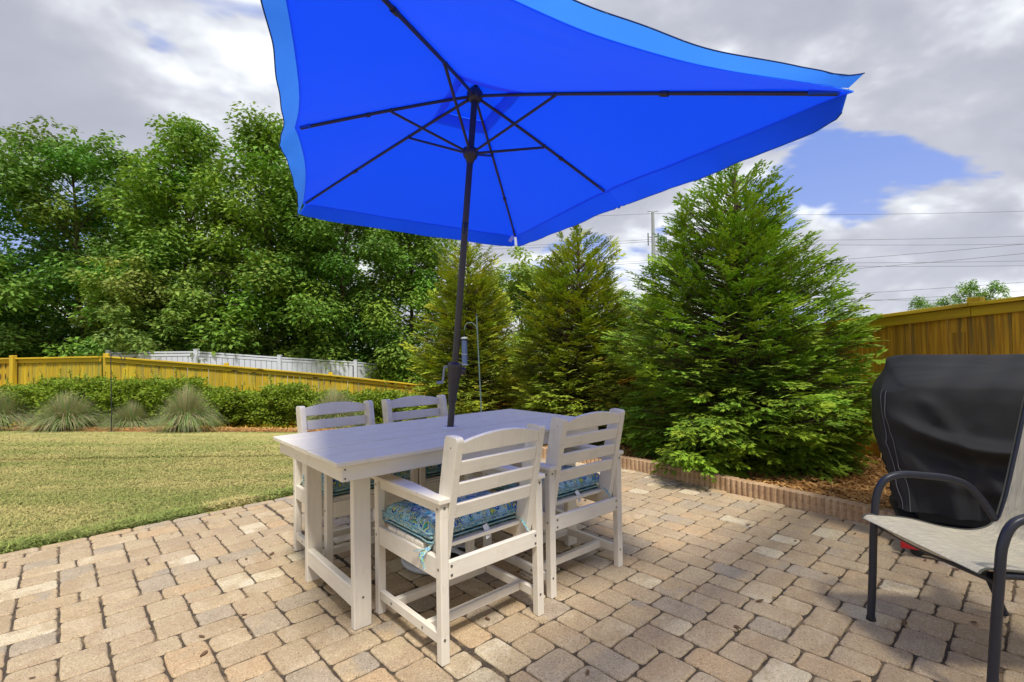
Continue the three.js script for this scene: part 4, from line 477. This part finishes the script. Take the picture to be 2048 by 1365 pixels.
{
  const G = 'broadleaf trees beyond the fences', dark = [0.175, 0.325, 0.04], mid = [0.22, 0.37, 0.04], light = [0.235, 0.39, 0.06];
  const A = makeTree('maple_tree', 'tall dark green tree with a broad rounded top at the far end of the wood', G, 301, { H: 11.2, RX: 3.2, base: dark });
  const B = makeTree('sweetgum_tree', 'tall mid green tree with ragged pointed leaders', G, 302, { H: 11.6, RX: 2.7, base: mid, crown: 0.06, shape: (t) => Math.pow(1 - t, 0.55) * (0.75 + 0.5 * t) + 0.06 });
  const C = makeTree('locust_tree', 'small light green tree with layered ferny foliage just behind the fence', G, 303, { H: 5.0, RX: 2.3, base: light, crown: 0.24, limbs: 34, leaf: 0.14, cl: 0.55, trunkR: 0.06 });
  const Fr = makeTree('distant_tree', 'flat dark treetop where the weathered fence meets the big evergreen', G, 306, { H: 11.2, RX: 3.2, base: dark, limbs: 40, per: 75, leaf: 0.28, cl: 0.95 });
  const place = (o, px, D, turn, s = 1) => { const [x, z] = at(px, D); o.position.set(x, groundY(x, z) - 0.05, z); o.rotation.y = turn; o.scale.setScalar(s); return o; };
  place(A, 165, 19.5, 0.3, 1.07); place(B, 365, 19, 1.2, 1.07); place(C, 328, 17.2, 0.4, 1.1);
  place(dup(A, [0, 0, 0], 0, 'lower dark tree cut off by the frame, left of the rounded treetop'), -40, 18.2, 2.2, 0.62);
  place(dup(B, [0, 0, 0], 0, 'tallest slender tree with twin pointed tops beside the umbrella edge'), 545, 18.6, 4.1, 1.06);
  place(dup(A, [0, 0, 0], 0, 'dense green tree whose top hides behind the umbrella canopy'), 690, 19.6, 4.4, 0.93);
  place(dup(B, [0, 0, 0], 0, 'green tree behind the umbrella pole next to the small evergreen'), 815, 19.4, 2.6, 0.9);
  place(dup(C, [0, 0, 0], 0, 'bushy light green sapling above the white vinyl fence'), 455, 17.5, 2.0, 0.74);
  place(dup(C, [0, 0, 0], 0, 'light green crown showing between the two slim evergreens'), 1042, 18, 1.0, 1.12);
  place(dup(C, [0, 0, 0], 0, 'pale tree in the gap between the middle and the big evergreen'), 1290, 22, 3.1, 1.0);
  place(dup(Fr, [0, 0, 0], 0, 'dark tree filling the gap behind the rounded treetop'), 270, 23, 1.1, 0.95);
  place(dup(Fr, [0, 0, 0], 0, 'green tree set deeper in the wood behind the leaning fence line'), 620, 23.5, 0.2, 0.95);
  place(dup(Fr, [0, 0, 0], 0, 'dark tree deep in the wood behind the square fence post'), 40, 23, 5.1, 0.60);
  const F = 'distant treetops above the weathered fence';
  const far = [[1690, 34, 0.47, 'flat dark treetop where the weathered fence meets the big evergreen', 0.2], [1842, 42, 0.62, 'round treetop above the middle of the weathered fence', 1.4], [1890, 48, 0.66, 'small pale treetop beside the fence post cap', 2.8], [1943, 46, 0.78, 'treetop just behind the fence post cap', 3.9], [1992, 45, 0.76, 'round treetop past the fence post cap', 5.2]];
  for (const [px, D, s, l, a] of far) { const o = place(px === 1690 ? Fr : dup(Fr, [0, 0, 0], 0, l), px, D, a, s); if (px !== 1690) { o.scale.x *= 0.62; o.scale.z *= 0.62; } o.userData.group = F; }
}
// undergrowth at the foot of the wood
{
  const make = (name, label, cat, group, seed, { rx, ry, n, leaf, base, twig = 6, lump = 2.2 }) => { const t = thing(name, label, cat, [0, 0, 0], 0, group), r = rng(seed), L = new Leaves(), st = [];
    const rad = (d) => 0.78 + 0.42 * IN.noise(d[0] * lump + seed, d[1] * lump, d[2] * lump);
    for (let i = 0; i < n; i++) { const d = rdir(r); if (d[1] < -0.7) d[1] *= -0.6; const q = rad(d) * (0.55 + 0.45 * Math.pow(r(), 0.5)), x = d[0] * rx * q, y = Math.max(0.02, ry * 0.45 + d[1] * ry * 0.58 * q), z = d[2] * rx * 0.8 * q; const o = unit([d[0] + (r() - 0.5) * 1.6, 0.3 + (r() - 0.5) * 1.4, d[2] + (r() - 0.5) * 1.6]), nn = unit([(r() - 0.5) * 1.4 + d[0] * 0.5, 0.9, (r() - 0.5) * 1.4 + d[2] * 0.5]); L.leaf(x, y, z, ...o, ...nn, leaf * (0.7 + 0.6 * r()), leaf * (0.48 + 0.2 * r()), GREEN(r, base, 0.32)); }
    for (let i = 0; i < twig; i++) { const a = r() * 6.28, q = r() * 0.8, e = V(Math.cos(a) * rx * q * 1.1, ry * (0.8 + 0.3 * r()), Math.sin(a) * rx * 0.8 * q * 1.1), b = V(e.x * 0.35, ry * 0.1, e.z * 0.35); st.push(taperTube([b, b.clone().lerp(e, 0.5).add(V(0, 0.05, 0)), e], 0.008, 0.003, 4)); for (let k = 0; k < 22; k++) { const p = b.clone().lerp(e, 0.55 + 0.45 * k / 22), d = rdir(r); L.leaf(p.x, p.y, p.z, ...unit([d[0], 0.5, d[2]]), ...unit([d[2] * 0.5, 1, d[0] * 0.5]), leaf * (0.6 + 0.5 * r()), leaf * 0.5, GREEN(r, [base[0] * 1.15, base[1] * 1.1, base[2]], 0.25)); } }
    part('stems', mergeGeometries(st), M.bark, t).name = 'stem'; part('foliage', L.geo(), M.leaf, t); return t; };
  const place = (o, px, D, turn, s, sy = s) => { const [x, z] = at(px, D); o.position.set(x, groundY(x, z), z); o.rotation.y = turn; o.scale.set(s, sy, s); return o; };
  const U = 'undergrowth bushes at the foot of the wood', u0 = make('wild_bush', 'wild green bush in the undergrowth between fences and wood', 'bush', U, 401, { rx: 1.5, ry: 2.6, n: 6500, leaf: 0.17, base: [0.215, 0.35, 0.04], lump: 1.8 }), r = rng(44);
  let first = true; for (let px = -30; px < 900; px += 74) { const o = first ? u0 : dup(u0, [0, 0, 0], 0, u0.userData.label); first = false; place(o, px + (r() - 0.5) * 30, 17.0 + 2.4 * (px > 330 ? smooth(330, 800, px) * 2.2 : 0) + r() * 1.2, r() * 6, 0.95 + r() * 0.4); }
  const Hh = 'hedge shrubs in front of the golden fence', h0 = make('hedge_shrub', 'leafy green hedge shrub growing against the golden fence', 'shrub', Hh, 402, { rx: 0.82, ry: 1.1, n: 9000, leaf: 0.062, base: [0.27, 0.37, 0.024] });
  first = true; for (let k = 0; k < 19; k++) { const px = -40 + k * 50, D = 10.05 + 1.3 * smooth(150, 850, px) + (k % 2) * 0.35, o = first ? h0 : dup(h0, [0, 0, 0], 0, h0.userData.label); first = false; place(o, px + (r() - 0.5) * 18, D, r() * 6.3, 0.92 + r() * 0.3, (0.9 + r() * 0.3) * (0.96 - 0.08 * smooth(430, 850, px))); }
}
// ornamental grasses
{
  const mk = (label, seed, { n, h, sp }) => { const t = thing('ornamental_grass', label, 'grass clump', [0, 0, 0], 0, 'ornamental grass clumps along the lawn edge'), r = rng(seed), P = [], C = [], I = [];
    for (let i = 0; i < n; i++) { const a = r() * 6.2832, o = Math.pow(r(), 0.7), l = h * (0.75 + 0.5 * r()), reach = sp * o * (0.85 + 0.4 * r()), w = 0.0042 + r() * 0.003, ca = Math.cos(a), sa = Math.sin(a), dead = r() < 0.30 + 0.25 * (1 - o), c = dead ? [0.44 + r() * 0.16, 0.36 + r() * 0.12, 0.22 + r() * 0.08] : [0.22 + r() * 0.12, 0.32 + r() * 0.14, 0.09 + r() * 0.05], b = P.length / 3, br = r() * 0.14, N = 5;
      for (let k = 0; k <= N; k++) { const q = k / N, x = br * ca + reach * ca * Math.pow(q, 1.25), z = br * sa + reach * sa * Math.pow(q, 1.25), y = Math.max(0.01, l * (q * (1.15 - 0.15 * o) - o * o * 1.0 * q * q * q)); const ww = w * (1 - 0.85 * q); P.push(x - sa * ww, y, z + ca * ww, x + sa * ww, y, z - ca * ww); C.push(...c, ...c); } for (let k = 0; k < N; k++) I.push(b + 2 * k, b + 2 * k + 1, b + 2 * k + 2, b + 2 * k + 2, b + 2 * k + 1, b + 2 * k + 3); }
    const g = new THREE.BufferGeometry(); g.setAttribute('position', new THREE.Float32BufferAttribute(P, 3)); g.setAttribute('color', new THREE.Float32BufferAttribute(C, 3)); g.setIndex(I); g.computeVertexNormals(); part('blades', g, M.blade, t).name = 'blade_tuft'; return t; };
  const put = (o, px, D, s, sy, turn) => { const [x, z] = at(px, D); o.position.set(x, groundY(x, z) + 0.01, z); o.scale.set(s, sy, s); o.rotation.y = turn; };
  const a = mk('wide tawny ornamental grass clump beside the dark shepherd hook, on its lawn-corner side', 501, { n: 3600, h: 0.72, sp: 0.92 }), b = mk('green round ornamental grass clump with upright plumes between the hook and the table', 502, { n: 3600, h: 0.80, sp: 0.76 });
  put(a, 133, 9.25, 0.74, 0.78, 0); put(b, 372, 9.15, 0.78, 0.82, 0.5);
  put(dup(a, [0, 0, 0], 0, 'ornamental grass clump partly cut off at the far end of the bed'), -8, 9.3, 0.72, 0.82, 2); put(dup(a, [0, 0, 0], 0, 'small flattened ornamental grass clump behind the shepherd hook'), 262, 9.6, 0.62, 0.6, 4); put(dup(b, [0, 0, 0], 0, 'ornamental grass clump seen through the back of a white armchair'), 668, 10.2, 0.9, 0.85, 3);
}
// ------------------------------------------------------------------ evergreens beside the patio
{
  const G = 'tall feathery evergreens beside the patio';
  const spray = (seed, n) => { const r = rng(seed), T = []; const dia = (x, z, ang, l, w) => { const dx = Math.sin(ang), dz = Math.cos(ang), sx = dz, sz = -dx, y = (q) => -0.16 * q * q; const mx = x + dx * l * 0.5, mz = z + dz * l * 0.5, ex = x + dx * l, ez = z + dz * l; const p = (a, b) => [a, y(b) + (r() - 0.5) * 0.03, b]; T.push(p(x, z), p(mx + sx * w, mz + sz * w), p(ex, ez), p(mx - sx * w, mz - sz * w)); };
    dia(0, 0, 0, 1, 0.02); for (let i = 0; i < n; i++) for (const s of [-1, 1]) { const q = 0.06 + 0.86 * (i + (s > 0 ? 0.5 : 0)) / n, l = 0.46 * Math.pow(Math.sin(Math.PI * (0.12 + 0.80 * (1 - q) + 0.02)), 0.7) * (0.8 + 0.4 * r()), an = s * (0.62 + 0.22 * r()); dia(0, q, an, l, 0.062); const hx = Math.sin(an) * l * 0.45, hz = q + Math.cos(an) * l * 0.45; dia(hx, hz, an - s * 0.55, l * 0.5, 0.052); dia(hx * 0.55, q + (hz - q) * 0.55, an + s * 0.5, l * 0.42, 0.048); } return T; };
  const make = (label, seed, { H, RB, n, len, base, sv, pow = 0.8 }) => { const t = thing('evergreen_tree', label, 'tree', [0, 0, 0], 0, G), r = rng(seed), S = [0, 1, 2].map((k) => spray(seed + k, sv)), P = [], C = [], I = [], wood = [taperTube([V(0, 0, 0), V(0.02, H * 0.5, 0.01), V(0.03, H * 0.97, -0.02)], 0.085, 0.008, 8)];
    const add = (p, dir, roll, l, c) => { const T = S[Math.floor(r() * 3)]; const z = V(...unit(dir)), up0 = V(0, 1, 0), x = up0.clone().cross(z).normalize(), y = z.clone().cross(x); const cr = Math.cos(roll), sr = Math.sin(roll), X = x.clone().multiplyScalar(cr).addScaledVector(y, sr), Y = y.clone().multiplyScalar(cr).addScaledVector(x, -sr); for (let k = 0; k < T.length; k += 4) { const b = P.length / 3; for (let q = 0; q < 4; q++) { const v = T[k + q]; P.push(p.x + (X.x * v[0] + Y.x * v[1] + z.x * v[2]) * l, p.y + (X.y * v[0] + Y.y * v[1] + z.y * v[2]) * l, p.z + (X.z * v[0] + Y.z * v[1] + z.z * v[2]) * l); C.push(...c); } I.push(b, b + 1, b + 2, b, b + 2, b + 3); } };
    const prof = (f, az) => RB * Math.pow(1 - f, pow) * smooth(-0.25, 0.14, f) * (0.93 + 0.55 * IN.noise(Math.cos(az) * 1.8 + seed, f * 6, Math.sin(az) * 1.8) + 0.20 * IN.noise(Math.cos(az) * 5, f * 14 + seed, Math.sin(az) * 5)) + 0.03;
    const nb = Math.round(n / 15); for (let i = 0; i < nb; i++) { const f = 1 - Math.pow((i + r()) / nb, 0.60), az = i * 2.39996 + r() * 0.5, y0 = f * H * 0.95, rad = prof(f, az), rise = lerp(0.10, 0.9, f) + (r() - 0.5) * 0.25, tone = 0.78 + r() * 0.5, yel = 0.88 + r() * 0.28; const a = V(0.02, Math.max(0.02, y0 - rad * rise * 0.55), 0), e = V(Math.cos(az) * rad, y0 + rad * rise * 0.3 - 0.05 * rad, Math.sin(az) * rad), m = a.clone().lerp(e, 0.55); m.y -= 0.05 * rad; const cv = new THREE.CatmullRomCurve3([a, m, e]); wood.push(taperTube(cv.getPoints(4), 0.012, 0.003, 4)); const ns = Math.round((10 + Math.floor(r() * 9)) * (f > 0.8 ? 0.6 : 1));
      for (let k = 0; k < ns; k++) { const q = k === 0 ? 1 : 1 - Math.pow(r(), 1.4) * 0.7, p = cv.getPoint(clamp(q)), tg = cv.getTangent(clamp(q)), sd = (k % 2 ? 1 : -1) * (k === 0 ? 0.1 : 0.35 + r() * 0.8); const d = [tg.x + -tg.z * sd + (r() - 0.5) * 0.3, tg.y * 0.6 + lerp(-0.14, 0.55, f) + (r() - 0.5) * 0.35, tg.z + tg.x * sd + (r() - 0.5) * 0.3]; p.y += (r() - 0.5) * 0.08; const c = GREEN(r, base, 0.16); add(p, d, (r() - 0.5) * 1.1, len * (0.6 + 0.65 * r()) * lerp(1, 0.72, f), [c[0] * tone * yel, c[1] * tone, c[2] * tone]); } }
    for (let k = 0; k < 110; k++) { const f = r() * 0.92, az = r() * 6.283, rd = prof(f, az) * (0.86 + 0.2 * r()), c = GREEN(r, base, 0.2), up = lerp(0.25, 1.1, f) + r() * 0.3, p = V(Math.cos(az) * rd, f * H * 0.95, Math.sin(az) * rd), d = [Math.cos(az), up, Math.sin(az)]; add(p, d, (r() - 0.5) * 2, len * (1.15 + 0.5 * r()), c); const u = unit(d); wood.push(taperTube([p.clone().addScaledVector(V(...u), -0.12), p.clone().addScaledVector(V(...u), len * 0.9)], 0.004, 0.002, 4)); }
    for (let k = 0; k < 26; k++) { const y = H * (0.86 + 0.15 * r()), a = r() * 6.28; add(V(0.03, y, -0.02), [Math.cos(a) * 0.55, 0.9, Math.sin(a) * 0.55], r() * 3, len * 0.8, GREEN(r, base, 0.2)); }
    const g = new THREE.BufferGeometry(); g.setAttribute('position', new THREE.Float32BufferAttribute(P, 3)); g.setAttribute('color', new THREE.Float32BufferAttribute(C, 3)); g.setIndex(I); g.computeVertexNormals(); part('trunk', mergeGeometries(wood), M.bark, t); part('crown', g, M.needle, t); return t; };
  const a = make('biggest feathery evergreen, its lowest boughs spilling over the edging', 601, { H: 3.25, RB: 1.20, n: 15500, len: 0.185, base: [0.235, 0.375, 0.022], sv: 3, pow: 0.48 });
  const b = make('middle feathery evergreen behind the armchairs, with a thin bare top', 602, { H: 3.15, RB: 1.02, n: 10000, len: 0.20, base: [0.30, 0.375, 0.02], sv: 3, pow: 0.50 });
  const c = make('slim yellowish evergreen behind the umbrella pole and bird feeder', 603, { H: 3.5, RB: 0.92, n: 8500, len: 0.21, base: [0.34, 0.40, 0.022], sv: 3, pow: 0.48 });
  a.position.set(2.40, 0, -5.28); b.position.set(0.97, groundY(0.97, -7.1), -7.1); c.position.set(-0.72, groundY(-0.72, -8.5), -8.5); b.rotation.y = 1; c.rotation.y = 2;
}
// ------------------------------------------------------------------ shepherd hooks and feeder
{
  const [hx, hz] = at(222, 9.0), hy = groundY(hx, hz), h = thing('shepherd_hook', 'thin black shepherd hook standing in the mulch by the grasses', 'garden hook', [hx, hy, hz]);
  const top = 1.42; part('pole', tube([V(0, 0, 0), V(0, 0.7, 0), V(-0.01, top - 0.12, 0), V(0.0, top - 0.02, 0), V(0.07, top + 0.03, 0), V(0.15, top - 0.02, 0), V(0.20, top - 0.1, 0), V(0.235, top - 0.115, 0), V(0.245, top - 0.06, 0)], 0.008, 70, 7), M.iron, h); part('foot', bar(V(-0.06, 0.02, 0), V(0.06, 0.02, 0), 0.007), M.iron, h);
  const [kx, kz] = at(958, 6.9), ky = groundY(kx, kz), k = thing('feeder_pole', 'green grey garden pole with a side arm in front of the slim evergreen', 'garden hook', [kx, ky, kz]); const T = 1.72 - ky;
  part('pole', bar(V(0.035, 0, 0), V(-0.03, T, 0), 0.011, 10, 0.009), M.hookGreen, k); part('finial', new THREE.SphereGeometry(0.016, 12, 10).translate(-0.03, T + 0.012, 0), M.iron, k); part('arm', tube([V(-0.018, T - 0.22, 0), V(-0.045, T - 0.15, 0), V(-0.10, T - 0.10, 0), V(-0.17, T - 0.115, 0), V(-0.20, T - 0.17, 0), V(-0.205, T - 0.20, 0)], 0.006, 40, 7), M.hookGreen, k);
  const f = thing('bird_feeder', 'blue grey tube bird feeder hanging beside the umbrella pole', 'bird feeder', [kx - 0.205, ky + T - 0.70, kz]);
  part('hanger', bar(V(0, 0.40, 0), V(0, 0.5, 0), 0.0025), M.iron, f); part('cap', new THREE.LatheGeometry([[0, 0.405], [0.03, 0.402], [0.052, 0.385], [0.052, 0.372], [0.0, 0.372]].map(([x, y]) => new THREE.Vector2(x, y)), 20), M.steel, f); part('tube', moved(new THREE.CylinderGeometry(0.04, 0.04, 0.35, 20), 0, 0.195, 0), M.feeder, f); for (const y of [0.02, 0.16]) part('band', moved(new THREE.TorusGeometry(0.041, 0.004, 6, 22), 0, y, 0, Math.PI / 2), M.steel, f); for (const s of [-1, 1]) part('perch', bar(V(0.04 * s, 0.1, 0.0), V(0.09 * s, 0.1, 0.02), 0.004), M.iron, f); part('tray', moved(new THREE.CylinderGeometry(0.05, 0.05, 0.012, 20), 0, 0.012, 0), M.feeder, f);
}
// ------------------------------------------------------------------ transmission pole and lines
{
  const D = 70, hor = (px) => 701.3 - (px - 1024) * 0.01559, Y = (px, py, d) => 1.2256 + (hor(px) - py) / 989.6 * d, [x, z] = at(1311, D), g = groundY(x, z), top = Y(1311, 423, D), t = thing('transmission_pole', 'grey steel power transmission pole rising between the evergreens', 'utility pole', [x, g, z]);
  part('shaft', bar(V(0, 0, 0), V(0, top - g, 0), 0.5, 12, 0.2), M.steel, t);
  for (const py of [426, 478, 520]) for (const s of [-1, 1]) { const y = Y(1311, py, D) - g; const arm = part('arm', bar(V(0, y + 0.25, 0), V(s * 0.75, y + 0.35, 0), 0.07, 6), M.steel, t); if (py > 430) part('insulator', bar(V(s * 0.72, y + 0.9, 0), V(s * 0.72, y - 0.9, 0), 0.085, 6), M.wire, arm); }
  const line = (label, a, b, sag) => { const P = []; for (let k = 0; k <= 24; k++) { const q = k / 24, d = lerp(a[2], b[2], q), px0 = lerp(a[0], b[0], q); const A = at(a[0], a[2]), B = at(b[0], b[2]); P.push(V(lerp(A[0], B[0], q), lerp(Y(...a), Y(...b), q) - sag * 4 * q * (1 - q), lerp(A[1], B[1], q))); } const m = part(numbered('power_line'), tube(P, 0.024, 48, 5), M.wire, scene); tag(m, label, 'power line', 'overhead power lines'); };
  const Ls = 'thin overhead power line strung from the steel pole past the evergreens';
  for (const [py, pyr, pyl] of [[426, 428, 445], [478, 478, 505], [482, 497, 512], [520, 530, 548], [524, 541, 556]]) { line(Ls, [1311, py, D], [2260, pyr - 14, D * 0.96], 0.5); line(Ls, [1311, py, D], [760, pyl - 12, D * 1.15], 0.4); }
  const Lr = 'thin overhead power line climbing over the weathered fence'; for (const [a, b] of [[538, 468], [560, 486], [603, 548], [618, 566], [592, 600]]) line(Lr, [1400, a, 75], [2260, b, 52], 0.3);
}
shade(scene);
renderer.render(scene, camera);
